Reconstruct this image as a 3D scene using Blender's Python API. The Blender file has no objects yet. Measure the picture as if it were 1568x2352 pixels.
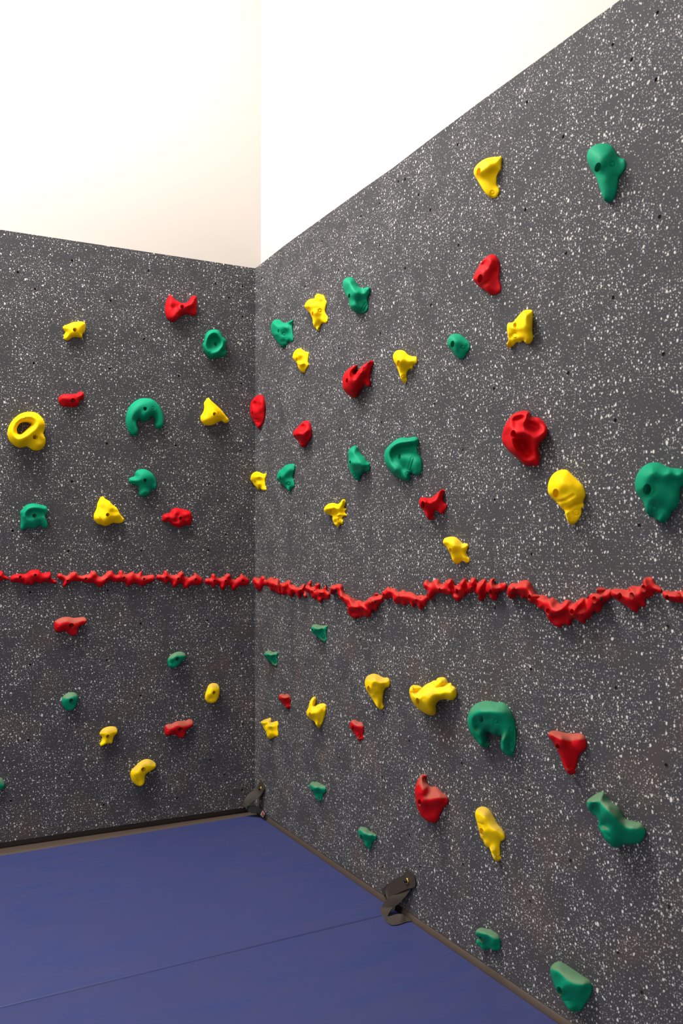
import bpy, math, random
import numpy as np
from mathutils import Vector, Matrix
from mathutils.geometry import delaunay_2d_cdt

scene = bpy.context.scene
COL = scene.collection
random.seed(7)

# ------------------------------------------------------------------ camera
PW, PH = 1568, 2352
FPX, YAW, PITCH, ROLL = 2063.73, 0.4788, 0.0405, -0.0022
CAM = np.array([-1.482, -3.6815, 1.1942])
fw = np.array([math.sin(YAW)*math.cos(PITCH), math.cos(YAW)*math.cos(PITCH), math.sin(PITCH)])
_r = np.array([math.cos(YAW), -math.sin(YAW), 0.0]); _u = np.cross(_r, fw)
rt = _r*math.cos(ROLL) + _u*math.sin(ROLL)
up = -_r*math.sin(ROLL) + _u*math.cos(ROLL)
cd = bpy.data.cameras.new('camera'); cam = bpy.data.objects.new('camera', cd); COL.objects.link(cam)
cd.sensor_fit = 'HORIZONTAL'; cd.sensor_width = 24.0; cd.lens = FPX/PW*24.0
cd.clip_start = 0.05; cd.clip_end = 50
cd.dof.use_dof = True; cd.dof.focus_distance = 3.5; cd.dof.aperture_fstop = 7.0
M = Matrix.Identity(4)
for i in range(3):
    M[i][0] = rt[i]; M[i][1] = up[i]; M[i][2] = -fw[i]; M[i][3] = CAM[i]
cam.matrix_world = M
scene.camera = cam

# ------------------------------------------------------------------ light and exposure
scene.view_settings.view_transform = 'Standard'
scene.view_settings.look = 'None'
scene.view_settings.gamma = 1.0
scene.view_settings.use_curve_mapping = False
scene.view_settings.exposure = 0.15
w = bpy.data.worlds.new('room_light'); scene.world = w; w.use_nodes = True
w.node_tree.nodes['Background'].inputs['Color'].default_value = (1.0, 0.97, 0.945, 1)
w.node_tree.nodes['Background'].inputs['Strength'].default_value = 0.9
def area(name, loc, sx, sy, power, color, rot=(0, 0, 0)):
    l = bpy.data.lights.new(name, 'AREA'); l.shape = 'RECTANGLE'; l.size = sx; l.size_y = sy
    l.energy = power; l.color = color
    o = bpy.data.objects.new(name, l); COL.objects.link(o); o.location = loc; o.rotation_euler = rot
    return o
area('ceiling_light', (-1.95, -0.75, 4.4), 2.4, 1.1, 248, (1.0, 0.965, 0.92))
area('ceiling_light', (-4.2, -2.6, 4.4), 0.6, 1.2, 60, (1.0, 0.965, 0.92))

# ------------------------------------------------------------------ projection helpers
# R = the right-hand climbing wall (plane x = 0), L = the left-hand one (plane y = 0)
def rays(px):
    px = np.asarray(px, float).reshape(-1, 2)
    return fw[None] + rt[None]*((px[:, :1]-PW/2)/FPX) - up[None]*((px[:, 1:]-PH/2)/FPX)
def hit(px, wall, h=0.0):
    d = rays(px); ax = 0 if wall == 'R' else 1
    t = (-np.asarray(h, float).reshape(-1) - CAM[ax])/d[:, ax]
    return CAM[None] + d*t[:, None]
def hit_z(px, z):
    d = rays(px); return CAM[None] + d*((z-CAM[2])/d[:, 2])[:, None]
def proj(P):
    d = np.asarray(P, float).reshape(-1, 3) - CAM; z = d @ fw
    return np.stack([PW/2 + FPX*(d @ rt)/z, PH/2 - FPX*(d @ up)/z], -1)
NORM = {'R': np.array([-1.0, 0, 0]), 'L': np.array([0, -1.0, 0])}

# ------------------------------------------------------------------ materials
def new_mat(name):
    m = bpy.data.materials.new(name); m.use_nodes = True
    nt = m.node_tree; b = nt.nodes['Principled BSDF']
    return m, nt, b
def nd(nt, t, **kw):
    n = nt.nodes.new(t)
    for k, v in kw.items(): setattr(n, k, v)
    return n
def math_n(nt, op, a, b=None, c=None, clamp=False):
    n = nd(nt, 'ShaderNodeMath', operation=op); n.use_clamp = clamp
    for i, v in enumerate((a, b, c)):
        if v is None: continue
        if isinstance(v, (int, float)): n.inputs[i].default_value = v
        else: nt.links.new(v, n.inputs[i])
    return n.outputs[0]
def mixc(nt, fac, a, b):
    n = nd(nt, 'ShaderNodeMix', data_type='RGBA')
    for sock, v in ((n.inputs[0], fac), (n.inputs[6], a), (n.inputs[7], b)):
        if isinstance(v, (int, float)): sock.default_value = v
        elif isinstance(v, tuple): sock.default_value = (*v, 1) if len(v) == 3 else v
        else: nt.links.new(v, sock)
    return n.outputs[2]
def srgb(r, g, b):
    f = lambda c: (c/255/12.92) if c/255 <= 0.04045 else ((c/255+0.055)/1.055)**2.4
    return (f(r), f(g), f(b))

def plain(name, col, rough=0.5, metal=0.0, bump=0.0, scale=300, spec=0.5):
    m, nt, b = new_mat(name)
    b.inputs['Base Color'].default_value = (*col, 1); b.inputs['Roughness'].default_value = rough
    b.inputs['Metallic'].default_value = metal; b.inputs['Specular IOR Level'].default_value = spec
    if bump:
        n = nd(nt, 'ShaderNodeTexNoise'); n.inputs['Scale'].default_value = scale
        g = nd(nt, 'ShaderNodeNewGeometry'); nt.links.new(g.outputs['Position'], n.inputs['Vector'])
        bp = nd(nt, 'ShaderNodeBump'); bp.inputs['Strength'].default_value = bump; bp.inputs['Distance'].default_value = 0.001
        nt.links.new(n.outputs['Fac'], bp.inputs['Height']); nt.links.new(bp.outputs[0], b.inputs['Normal'])
    return m

def hold_mat(name, col, dust_amt):
    m, nt, b = new_mat(name)
    g = nd(nt, 'ShaderNodeNewGeometry')
    n = nd(nt, 'ShaderNodeTexNoise'); n.inputs['Scale'].default_value = 700; n.inputs['Detail'].default_value = 1
    nt.links.new(g.outputs['Position'], n.inputs['Vector'])
    bp = nd(nt, 'ShaderNodeBump'); bp.inputs['Strength'].default_value = 0.25; bp.inputs['Distance'].default_value = 0.0008
    nt.links.new(n.outputs['Fac'], bp.inputs['Height']); nt.links.new(bp.outputs[0], b.inputs['Normal'])
    b.inputs['Roughness'].default_value = 0.65; b.inputs['Specular IOR Level'].default_value = 0.16
    c = (*col, 1)
    if dust_amt > 0:   # chalk and shoe dust lying on the ledges
        s = nd(nt, 'ShaderNodeSeparateXYZ'); nt.links.new(g.outputs['Normal'], s.inputs[0])
        n2 = nd(nt, 'ShaderNodeTexNoise'); n2.inputs['Scale'].default_value = 22; n2.inputs['Detail'].default_value = 3
        nt.links.new(g.outputs['Position'], n2.inputs['Vector'])
        f = math_n(nt, 'ADD', s.outputs[2], math_n(nt, 'MULTIPLY_ADD', n2.outputs['Fac'], 1.1, -0.62))
        mr = nd(nt, 'ShaderNodeMapRange', interpolation_type='SMOOTHSTEP')
        mr.inputs['From Min'].default_value = 0.12; mr.inputs['From Max'].default_value = 0.62
        mr.inputs['To Max'].default_value = dust_amt
        nt.links.new(f, mr.inputs['Value'])
        nt.links.new(mixc(nt, mr.outputs[0], c, (0.2, 0.145, 0.095, 1)), b.inputs['Base Color'])
    else:
        b.inputs['Base Color'].default_value = c
    return m
RED, GRN, YEL = (0.5, 0.001, 0.005), (0.0, 0.245, 0.122), (0.96, 0.63, 0.0)
HM = {}
for k, c in (('r', RED), ('g', GRN), ('y', YEL)):
    HM[k] = hold_mat('hold_resin_'+{'r': 'red', 'g': 'green', 'y': 'yellow'}[k], c, 0)
    HM[k+'d'] = hold_mat('dusty_resin_'+{'r': 'red', 'g': 'green', 'y': 'yellow'}[k], c, 0.5)
    HM[k+'m'] = hold_mat('worn_resin_'+{'r': 'red', 'g': 'green', 'y': 'yellow'}[k], c, 0.24)

def panel_mat(name, axis):
    m, nt, b = new_mat(name)
    g = nd(nt, 'ShaderNodeNewGeometry'); s = nd(nt, 'ShaderNodeSeparateXYZ'); nt.links.new(g.outputs['Position'], s.inputs[0])
    cmb = nd(nt, 'ShaderNodeCombineXYZ')
    nt.links.new(s.outputs[axis], cmb.inputs[0]); nt.links.new(s.outputs[2], cmb.inputs[1])
    dn = nd(nt, 'ShaderNodeTexNoise', noise_dimensions='2D'); dn.inputs['Scale'].default_value = 330; dn.inputs['Detail'].default_value = 2
    nt.links.new(cmb.outputs[0], dn.inputs['Vector'])
    off = nd(nt, 'ShaderNodeVectorMath', operation='MULTIPLY_ADD')
    nt.links.new(dn.outputs['Color'], off.inputs[0]); off.inputs[1].default_value = (0.0036, 0.0036, 0); nt.links.new(cmb.outputs[0], off.inputs[2])
    # density of the spatter drifts across the board
    den = nd(nt, 'ShaderNodeTexNoise', noise_dimensions='2D'); den.inputs['Scale'].default_value = 9; den.inputs['Detail'].default_value = 3
    nt.links.new(cmb.outputs[0], den.inputs['Vector'])
    def layer(cell, rmin, rmax, p, keep, stretch=1.0, shift=0.0):
        mp = nd(nt, 'ShaderNodeMapping'); mp.inputs['Scale'].default_value = (1/cell, 1/cell/stretch, 1)
        mp.inputs['Location'].default_value = (shift, shift*1.7, 0)
        nt.links.new(off.outputs[0], mp.inputs['Vector'])
        v = nd(nt, 'ShaderNodeTexVoronoi', voronoi_dimensions='2D'); v.inputs['Scale'].default_value = 1
        nt.links.new(mp.outputs[0], v.inputs['Vector'])
        sc = nd(nt, 'ShaderNodeSeparateColor'); nt.links.new(v.outputs['Color'], sc.inputs[0])
        rad = math_n(nt, 'MULTIPLY_ADD', math_n(nt, 'POWER', sc.outputs[0], p), (rmax-rmin)/cell, rmin/cell)
        lim = math_n(nt, 'MULTIPLY_ADD', den.outputs['Fac'], 2.0, keep-0.97)
        on = math_n(nt, 'LESS_THAN', sc.outputs[1], lim)
        e = math_n(nt, 'SUBTRACT', rad, v.outputs['Distance'])
        e = math_n(nt, 'MULTIPLY', e, cell/0.0007, clamp=True)
        return math_n(nt, 'MULTIPLY', e, on)
    f = math_n(nt, 'MULTIPLY', layer(0.0056, 0.0003, 0.00125, 1.1, 0.62), 0.7)
    f = math_n(nt, 'MAXIMUM', f, math_n(nt, 'MULTIPLY', layer(0.0070, 0.0005, 0.0016, 1.5, 0.7, 1.1, 0.21), 0.85))
    f = math_n(nt, 'MAXIMUM', f, layer(0.0120, 0.0008, 0.0025, 1.6, 0.66, 1.2, 0.37))
    f = math_n(nt, 'MAXIMUM', f, layer(0.022, 0.0013, 0.0034, 1.6, 0.6, 1.25, 0.61))
    f = math_n(nt, 'MAXIMUM', f, layer(0.075, 0.0016, 0.0042, 2.0, 0.45, 1.5, 0.83))
    # faint tan scuffs where shoes reach
    n3 = nd(nt, 'ShaderNodeTexNoise', noise_dimensions='2D'); n3.inputs['Scale'].default_value = 5; n3.inputs['Detail'].default_value = 4
    nt.links.new(cmb.outputs[0], n3.inputs['Vector'])
    low = nd(nt, 'ShaderNodeMapRange'); low.inputs['From Min'].default_value = 1.25; low.inputs['From Max'].default_value = 0.8
    nt.links.new(s.outputs[2], low.inputs['Value'])
    sm = nd(nt, 'ShaderNodeMapRange', interpolation_type='SMOOTHSTEP'); sm.inputs['From Min'].default_value = 0.5; sm.inputs['From Max'].default_value = 0.75
    sm.inputs['To Max'].default_value = 0.3
    nt.links.new(n3.outputs['Fac'], sm.inputs['Value'])
    base = mixc(nt, math_n(nt, 'MULTIPLY', sm.outputs[0], low.outputs[0]), (0.051, 0.0505, 0.0555, 1), (0.115, 0.072, 0.052, 1))
    nt.links.new(mixc(nt, f, base, (0.58, 0.56, 0.535, 1)), b.inputs['Base Color'])
    b.inputs['Roughness'].default_value = 0.7; b.inputs['Specular IOR Level'].default_value = 0.1
    bn = nd(nt, 'ShaderNodeTexNoise'); bn.inputs['Scale'].default_value = 420; nt.links.new(g.outputs['Position'], bn.inputs['Vector'])
    bp = nd(nt, 'ShaderNodeBump'); bp.inputs['Strength'].default_value = 0.12; bp.inputs['Distance'].default_value = 0.001
    nt.links.new(math_n(nt, 'ADD', bn.outputs['Fac'], f), bp.inputs['Height']); nt.links.new(bp.outputs[0], b.inputs['Normal'])
    return m
PANEL_R = panel_mat('speckled_panel_right', 1)
PANEL_L = panel_mat('speckled_panel_left', 0)
WHITE = plain('white_wall_paint', (0.52, 0.477, 0.442), 0.8, bump=0.05, scale=60)
CEIL = plain('ceiling_paint', (0.8, 0.78, 0.75), 0.8)
CONC = plain('floor_grey', (0.12, 0.11, 0.1), 0.6)
STEEL = plain('bolt_steel', (0.035, 0.033, 0.032), 0.35, 0.9)
ZINC = plain('insert_zinc', (0.26, 0.17, 0.1), 0.45, 0.6)
BRASS = plain('grommet_brass', (0.75, 0.48, 0.12), 0.22, 1.0)
STRIP = plain('brown_edging_vinyl', (0.062, 0.043, 0.032), 0.5, bump=0.3, scale=900)
WEB = plain('brown_black_webbing', (0.026, 0.018, 0.012), 0.6, bump=0.4, scale=700)
BLACK = plain('black_strap_end', (0.008, 0.007, 0.007), 0.6)

def mat_vinyl():
    m, nt, b = new_mat('blue_mat_vinyl')
    g = nd(nt, 'ShaderNodeNewGeometry')
    n = nd(nt, 'ShaderNodeTexNoise'); n.inputs['Scale'].default_value = 5; n.inputs['Detail'].default_value = 6; n.inputs['Distortion'].default_value = 0.6
    mp = nd(nt, 'ShaderNodeMapping'); mp.inputs['Rotation'].default_value = (0, 0, 0.35); mp.inputs['Scale'].default_value = (1, 2.2, 1)
    nt.links.new(g.outputs['Position'], mp.inputs['Vector']); nt.links.new(mp.outputs[0], n.inputs['Vector'])
    r = nd(nt, 'ShaderNodeMapRange'); r.inputs['From Min'].default_value = 0.3; r.inputs['From Max'].default_value = 0.75
    nt.links.new(n.outputs['Fac'], r.inputs['Value'])
    c = mixc(nt, r.outputs[0], (0.028, 0.039, 0.132, 1), (0.038, 0.042, 0.122, 1))
    v = nd(nt, 'ShaderNodeTexVoronoi'); v.inputs['Scale'].default_value = 14
    nt.links.new(g.outputs['Position'], v.inputs['Vector'])
    sp = math_n(nt, 'LESS_THAN', v.outputs['Distance'], 0.012)
    nt.links.new(mixc(nt, math_n(nt, 'MULTIPLY', sp, 0.5), c, (0.4, 0.4, 0.45, 1)), b.inputs['Base Color'])
    b.inputs['Roughness'].default_value = 0.48; b.inputs['Specular IOR Level'].default_value = 0.35
    bp = nd(nt, 'ShaderNodeBump'); bp.inputs['Strength'].default_value = 0.25; bp.inputs['Distance'].default_value = 0.01
    nt.links.new(n.outputs['Fac'], bp.inputs['Height']); nt.links.new(bp.outputs[0], b.inputs['Normal'])
    return m
VINYL = mat_vinyl()

# ------------------------------------------------------------------ object helpers
def mesh_obj(name, verts, faces, mat, parent=None, smooth=True, angle=None):
    me = bpy.data.meshes.new(name); me.from_pydata([tuple(map(float, v)) for v in verts], [], faces)
    me.materials.append(mat)
    if smooth:
        me.shade_smooth()
        if angle is not None: me.set_sharp_from_angle(angle=angle)
    me.update()
    o = bpy.data.objects.new(name, me); COL.objects.link(o)
    if parent is not None: o.parent = parent
    return o
def empty(name, loc, label, cat, group=None):
    o = bpy.data.objects.new(name, None); COL.objects.link(o); o.location = tuple(map(float, loc))
    o.empty_display_size = 0.03
    o['label'] = label; o['category'] = cat
    if group: o['group'] = group
    return o
def box(x0, x1, y0, y1, z0, z1):
    v = [(x, y, z) for z in (z0, z1) for y in (y0, y1) for x in (x0, x1)]
    f = [(0, 2, 3, 1), (4, 5, 7, 6), (0, 1, 5, 4), (2, 6, 7, 3), (0, 4, 6, 2), (1, 3, 7, 5)]
    return v, f
def struct(name, b, mat):
    o = mesh_obj(name, b[0], b[1], mat, smooth=False); o['kind'] = 'structure'; return o

# ------------------------------------------------------------------ room shell
T = 0.045                        # the climbing boards stand this far proud of the plaster
HC = 4.5
struct('wall_left', box(-6, T+0.12, T, T+0.12, 0, HC), WHITE)
struct('wall_right', box(T, T+0.12, -7, T, 0, HC), WHITE)
struct('floor', box(-6, T, -7, T, -0.1, 0), CONC)
struct('ceiling', box(-6, T+0.12, -7, T+0.12, HC, HC+0.1), CEIL)

# ------------------------------------------------------------------ climbing boards with their empty bolt holes
HOLES_L = [(80.7,663.6),(253.6,690.7),(330.7,778.6),(77.5,833.9),(252.1,846.1),(410.7,863.6),(245.4,1018.6),(403.9,1023.2),
 (494.6,651.4),(525.4,683.6),(554.3,881),(553,1034),(557,727.6),(556.8,657.5),(165.6,598.3),(41,625),(340.6,621.5),
 (165.4,1105.7),(480,1110.7),(29.3,1219.6),(157.1,1265.7),(324.3,1265),(478.9,1264.3),(518.9,1228.2),(553.8,1191),
 (69.6,1610-249.6+0),(247.5,1356),(322.9,1432),(476.4,1425.4),(69.3,1526),(244.6,1515.7),(323.2,1597.9),(553.9,1500.4),
 (65.4,1700.4),(160.7,1774.6),(483.2,1746),(515.4,1779.3),(406.8,1833.2),(25.4,1839.6),(238.2,1849),(557.5,1663.2),(556,1814.6)]
HOLES_R = [(777.4,620.5),(700,658),(617.2,668.2),(630.4,697.4),(601,639),(629.5,855.4),(778.2,800.6),(873.4,765.6),(930.1,616),
 (736.4,907.3),(664.9,926.4),(664.3,926.9),(631.8,1019.7),(779.4,987.5),(875.3,970.1),(735.6,1079.2),(875.6,1173),(699.1,1179.7),(630.6,1184.5),
 (989.6,700.8),(873.5,765),(1134.4,892.4),(997.2,928.6),(1293,314),(1205.9,481.8),(1299.4,581.8),(1062.4,1032.8),(1135.6,1147.5),
 (965.6,1211.8),(938.1,1264.6),(1220.7,1273.5),(1412.5,965.5),(1467.5,1206.8),(600.3,1420.6),(663.8,1436.1),(700.8,1527),(826.6,1468.8),
 (939.8,1484.8),(781.2,1559.6),(600,1578),(998.4,1379.5),(1136.9,1396.4),(1532.8,1440.2),(600.5,1578.9),(698.4,1705.2),(779.5,1740.8),
 (662.8,1769.2),(939.5,1702.4),(877.2,1785.2),(625.7,1823),(612.8,1786),(1219.1,1537.4),(1060.3,1753.7),(1215.2,1816),(827.3,1866.6),
 (939.5,1918.8),(878.3,1992.2),(964.7,1992.2),(1063.2,1985.6),(1214.8,1816.2),(988.9,2048.2),(1216.7,2070.5),(1419.5,2189.7),(1473.7,2280.5),
 (1529.7,1758.3),(1310,1978),(694.2,1876.5),(782.6,1930),(929.8,411.9),(914.5,417),(961.2,447.6),(871.9,466.7),(987.8,482.3),(828.6,496.6),
 (846.9,525.4),(739,555.3),(870.9,562.6),(662.5,598.6),(1051,332.2),(1209.4,235.5),(1509.3,29.3),(1406.5,103.3),(1449.9,137),(1506,183),
 (1052.7,563),(1514.3,497.8),(1407.6,683.5),(1523.1,813),(1304.5,857),(1414.2,1580),(1535.5,2084)]
def dedupe(pts, d=7):
    out = []
    for p in pts:
        if all((p[0]-q[0])**2+(p[1]-q[1])**2 > d*d for q in out): out.append(p)
    return out
# the boards bow a little: measured line of their upper edge
TOP_R = [hit((x, y), 'R')[0] for x, y in ((658, 560), (749, 494), (840, 428.5), (901, 386.3), (944, 353), (987, 320), (1100, 235.2), (1217.3, 150), (1340, 60.2), (1423, 0))]
def board(name, wall, u0, u1, holes, mat, label):
    """u0 > u1: horizontal position along the wall (negative, away from the corner)."""
    ax = 1 if wall == 'R' else 0
    tops = [(u0, 2.44)]
    if wall == 'R':
        tops += sorted([(p[1], p[2]) for p in TOP_R if u1+0.02 < p[1] < u0-0.02], key=lambda t: -t[0])
        ztail = float(np.interp(-u1, [-p[1] for p in TOP_R], [p[2] for p in TOP_R]))
        if u0 < -1: tops[0] = (u0, float(np.interp(-u0, [-p[1] for p in TOP_R], [p[2] for p in TOP_R])))
        tops.append((u1, ztail))
    else:
        tops.append((u1, 2.44))
    zb = 0.0725 if wall == 'R' else 0.0765
    outline = [(u0, zb)] + tops + [(u1, zb)]
    pts = [Vector((float(a), float(b))) for a, b in outline]
    n0 = len(pts); edges = [(i, (i+1) % n0) for i in range(n0)]
    R = 0.0048; K = 12; mine = []
    for h in holes:
        p = hit(h, wall)[0]; u, z = p[ax], p[2]
        if not (u1+0.008 < u < u0-0.006): continue
        mine.append((u, z)); s = len(pts)
        for k in range(K):
            pts.append(Vector((u+R*math.cos(2*math.pi*k/K), z+R*math.sin(2*math.pi*k/K))))
        edges += [(s+k, s+(k+1) % K) for k in range(K)]
    vo, eo, fo, ov, oe, of = delaunay_2d_cdt(pts, edges, [], 1, 1e-6)
    C = np.array(mine)
    to3 = (lambda u, z, d: (d, u, z)) if wall == 'R' else (lambda u, z, d: (u, d, z))
    verts = [to3(v.x, v.y, 0.0) for v in vo]
    faces = []
    for f in fo:
        c = sum((vo[i] for i in f), Vector((0, 0)))/len(f)
        if len(C) and np.min((C[:, 0]-c.x)**2+(C[:, 1]-c.y)**2) < (R*0.98)**2: continue
        faces.append(tuple(f))
    # edge count -> outer rim extruded back as the thickness of the board
    cnt = {}
    for f in faces:
        for i in range(len(f)):
            a, b = f[i], f[(i+1) % len(f)]
            cnt[(min(a, b), max(a, b))] = cnt.get((min(a, b), max(a, b)), 0)+1
    rim = [e for e, c in cnt.items() if c == 1]
    back = {}
    for e in rim:
        for a in e:
            if a not in back:
                v = vo[a]; near = len(C) and np.min((C[:, 0]-v.x)**2+(C[:, 1]-v.y)**2) < (R*1.2)**2
                back[a] = len(verts); verts.append(to3(v.x, v.y, 0.0042 if near else T-0.0015))
    for a, b in rim: faces.append((a, b, back[b], back[a]))
    org = np.array(to3(u0, 0.0, 0.0))
    root = empty('climbing_wall', org, label, 'climbing wall', 'speckled climbing wall sections')
    o = mesh_obj('panel_board', np.array(verts)-org, faces, mat, root, smooth=False)
    for (u, z) in mine:                       # threaded insert sunk in each empty hole
        vs, fs = [], []
        prof = [(0.0048, 0.004), (0.0047, 0.0075), (0.0041, 0.0085), (0.0038, 0.043)]
        for r, d in prof:
            for k in range(K):
                vs.append(to3(u+r*math.cos(2*math.pi*k/K), z+r*math.sin(2*math.pi*k/K), d))
        for j in range(len(prof)-1):
            for k in range(K): fs.append((j*K+k, j*K+(k+1) % K, (j+1)*K+(k+1) % K, (j+1)*K+k))
        fs.append(tuple(range((len(prof)-1)*K, len(prof)*K)))
        c0 = np.array(to3(u, z, 0.0))
        ins = mesh_obj('threaded_insert', np.array(vs)-c0, fs, ZINC, root)
        ins.location = tuple(map(float, c0-org))
    return root
HL, HR = dedupe(HOLES_L), dedupe(HOLES_R)
board('climbing_wall', 'L', 0.0, -2.44, HL, PANEL_L, 'dark grey white-speckled climbing wall section left of the corner')
board('climbing_wall', 'R', 0.0, -1.22, HR, PANEL_R, 'dark grey white-speckled climbing wall section right of the corner, half nearest the corner')
board('climbing_wall', 'R', -1.2205, -3.66, HR, PANEL_R, 'dark grey white-speckled climbing wall section at the right edge, nearest the camera')
# ------------------------------------------------------------------ floor mats
ZM = 0.055
def inset(poly, d):
    n = len(poly); out = []
    for i in range(n):
        a, b, c = (np.array(poly[(i+k-1) % n], float) for k in range(3))
        e1 = (b-a)/np.linalg.norm(b-a); e2 = (c-b)/np.linalg.norm(c-b)
        n1 = np.array([-e1[1], e1[0]]); n2 = np.array([-e2[1], e2[0]])
        k = (n1+n2)/(1+n1 @ n2); out.append(b+k*d)
    return out
def cushion(poly, z0, z1, r):
    prof = [(0.0, z0)] + [(r*(1-math.cos(a)), z1-r+r*math.sin(a)) for a in np.linspace(0, math.pi/2, 7)]
    vs, fs = [], []; n = len(poly)
    for d, z in prof: vs += [(*p, z) for p in inset(poly, d)]
    for j in range(len(prof)-1):
        for k in range(n): fs.append((j*n+k, j*n+(k+1) % n, (j+1)*n+(k+1) % n, (j+1)*n+k))
    fs.append(tuple(range((len(prof)-1)*n, len(prof)*n))); fs.append(tuple(range(n))[::-1])
    return vs, fs
def slab(strip, t):
    """strip: list of rows, each a list of points; thickened downwards."""
    R_, C_ = len(strip), len(strip[0]); vs = [p for r in strip for p in r]; n = len(vs)
    vs = vs + [(p[0], p[1], p[2]-t) for p in vs]; fs = []
    for i in range(R_-1):
        for j in range(C_-1):
            a = i*C_+j; q = (a, a+1, a+C_+1, a+C_); fs += [q, tuple(n+k for k in q[::-1])]
    loop = [i for i in range(C_)] + [i*C_+C_-1 for i in range(1, R_)] + [(R_-1)*C_+j for j in range(C_-2, -1, -1)] + [i*C_ for i in range(R_-2, 0, -1)]
    for k in range(len(loop)):
        a, b = loop[k], loop[(k+1) % len(loop)]; fs.append((b, a, a+n, b+n))
    return vs, fs
yl = lambda x: -0.041+0.0395*x          # mat edge facing the left wall
ys = lambda x: -1.2145+0.0405*x         # seam between the two mats
XR = -0.005
def mat(poly, label, strips):
    root = empty('floor_mat', (poly[0][0], poly[0][1], 0), label, 'floor mat', 'blue floor mats')
    o0 = np.array([poly[0][0], poly[0][1], 0])
    v, f = cushion(poly, 0.001, ZM, 0.007)
    mesh_obj('vinyl_cover', np.array(v)-o0, f, VINYL, root, angle=math.radians(40))
    for st in strips:
        v, f = slab(st, 0.003)
        mesh_obj('edging_strip', np.array(v)-o0, f, STRIP, root, angle=math.radians(40))['label'] = 'brown edging strip closing the gap to the wall'
def strip_left(x0, x1):
    rows = []
    for x in np.linspace(x0, x1, 25):
        y = yl(x)
        rows.append([(x, y+0.004, ZM-0.004), (x, y+0.012, ZM-0.0005), (x, y+0.03, ZM), (x, 0.004, ZM-0.002), (x, 0.02, ZM-0.006), (x, T-0.006, ZM-0.012), (x, T-0.003, ZM+0.026)])  # last point: upturn added as dark backing for the shade under the board
    return rows
def strip_right(y0, y1):
    rows = []
    for y in np.linspace(y0, y1, 25):
        k = 0.004*math.sin(3.1*(y+0.3))
        rows.append([(XR-0.001, y, ZM-0.006), (XR+0.0008, y, ZM+0.003), (-0.001, y, ZM+0.0125+k*0.2), (0.003, y, ZM+0.0168), (T-0.006, y, ZM+0.0168), (T-0.003, y, ZM+0.03)])
    return rows
xl = -2.6
mat([(XR, ys(XR)+0.0005), (XR, yl(XR)), (xl, yl(xl)), (xl, ys(xl)+0.0005)], 'blue vinyl floor mat filling the corner under both speckled walls',
    [strip_left(-0.003, xl), strip_right(yl(0)-0.03, -1.195)])
mat([(XR, -3.66), (XR, ys(XR)-0.0005), (xl, ys(xl)-0.0005), (xl, -3.76)], 'blue vinyl floor mat in front, beyond the seam from the corner',
    [strip_right(-1.235, -3.65)])

# ------------------------------------------------------------------ hold-down straps with brass grommets
def crom(P, n):
    P = np.asarray(P, float); out = []
    for i in range(len(P)-1):
        p0, p1, p2, p3 = P[max(i-1, 0)], P[i], P[i+1], P[min(i+2, len(P)-1)]
        for t in np.arange(n)/n:
            out.append(0.5*((2*p1)+(-p0+p2)*t+(2*p0-5*p1+4*p2-p3)*t*t+(-p0+3*p1-3*p2+p3)*t**3))
    out.append(P[-1]); return np.array(out)
def ribbon(name, rows, org, s, parent, o0, mat_, t=0.0022):
    """rows: (x1, y1, h1, x2, y2, h2) = both edges of the webbing and their distance from the right wall in cm."""
    A = np.array([hit((org[0]+r[0]/s, org[1]+r[1]/s), 'R', r[2]/100)[0] for r in rows])
    B = np.array([hit((org[0]+r[3]/s, org[1]+r[4]/s), 'R', r[5]/100)[0] for r in rows])
    A, B = crom(A, 6), crom(B, 6); G = [[A[i]+(B[i]-A[i])*k for k in (0, .33, .67, 1)] for i in range(len(A))]
    n_r, C_ = len(G), 4; G = np.array(G)
    du = np.gradient(G, axis=0); dv = np.gradient(G, axis=1); nn = np.cross(du, dv); nn /= np.linalg.norm(nn, axis=2, keepdims=True)+1e-12
    vs = np.concatenate([(G+nn*t/2).reshape(-1, 3), (G-nn*t/2).reshape(-1, 3)]); n = n_r*C_; fs = []
    for i in range(n_r-1):
        for j in range(C_-1):
            a = i*C_+j; q = (a, a+1, a+C_+1, a+C_); fs += [q, tuple(n+k for k in q[::-1])]
    loop = list(range(C_)) + [i*C_+C_-1 for i in range(1, n_r)] + [(n_r-1)*C_+j for j in range(C_-2, -1, -1)] + [i*C_ for i in range(n_r-2, 0, -1)]
    for k in range(len(loop)):
        a, b = loop[k], loop[(k+1) % len(loop)]; fs.append((b, a, a+n, b+n))
    return mesh_obj(name, vs-o0, fs, mat_, parent, angle=math.radians(50))
def lathe(prof, c, ax, K=20):
    """prof: (radius, distance out of the wall) around an axis along -x."""
    vs, fs = [], []
    for r, d in prof:
        for k in range(K):
            a = 2*math.pi*k/K; vs.append((c[0]-d, c[1]+r*math.cos(a), c[2]+r*math.sin(a)))
    for j in range(len(prof)-1):
        for k in range(K): fs.append((j*K+k, j*K+(k+1) % K, (j+1)*K+(k+1) % K, (j+1)*K+k))
    fs.append(tuple(range((len(prof)-1)*K, len(prof)*K)))
    return vs, fs
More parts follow.
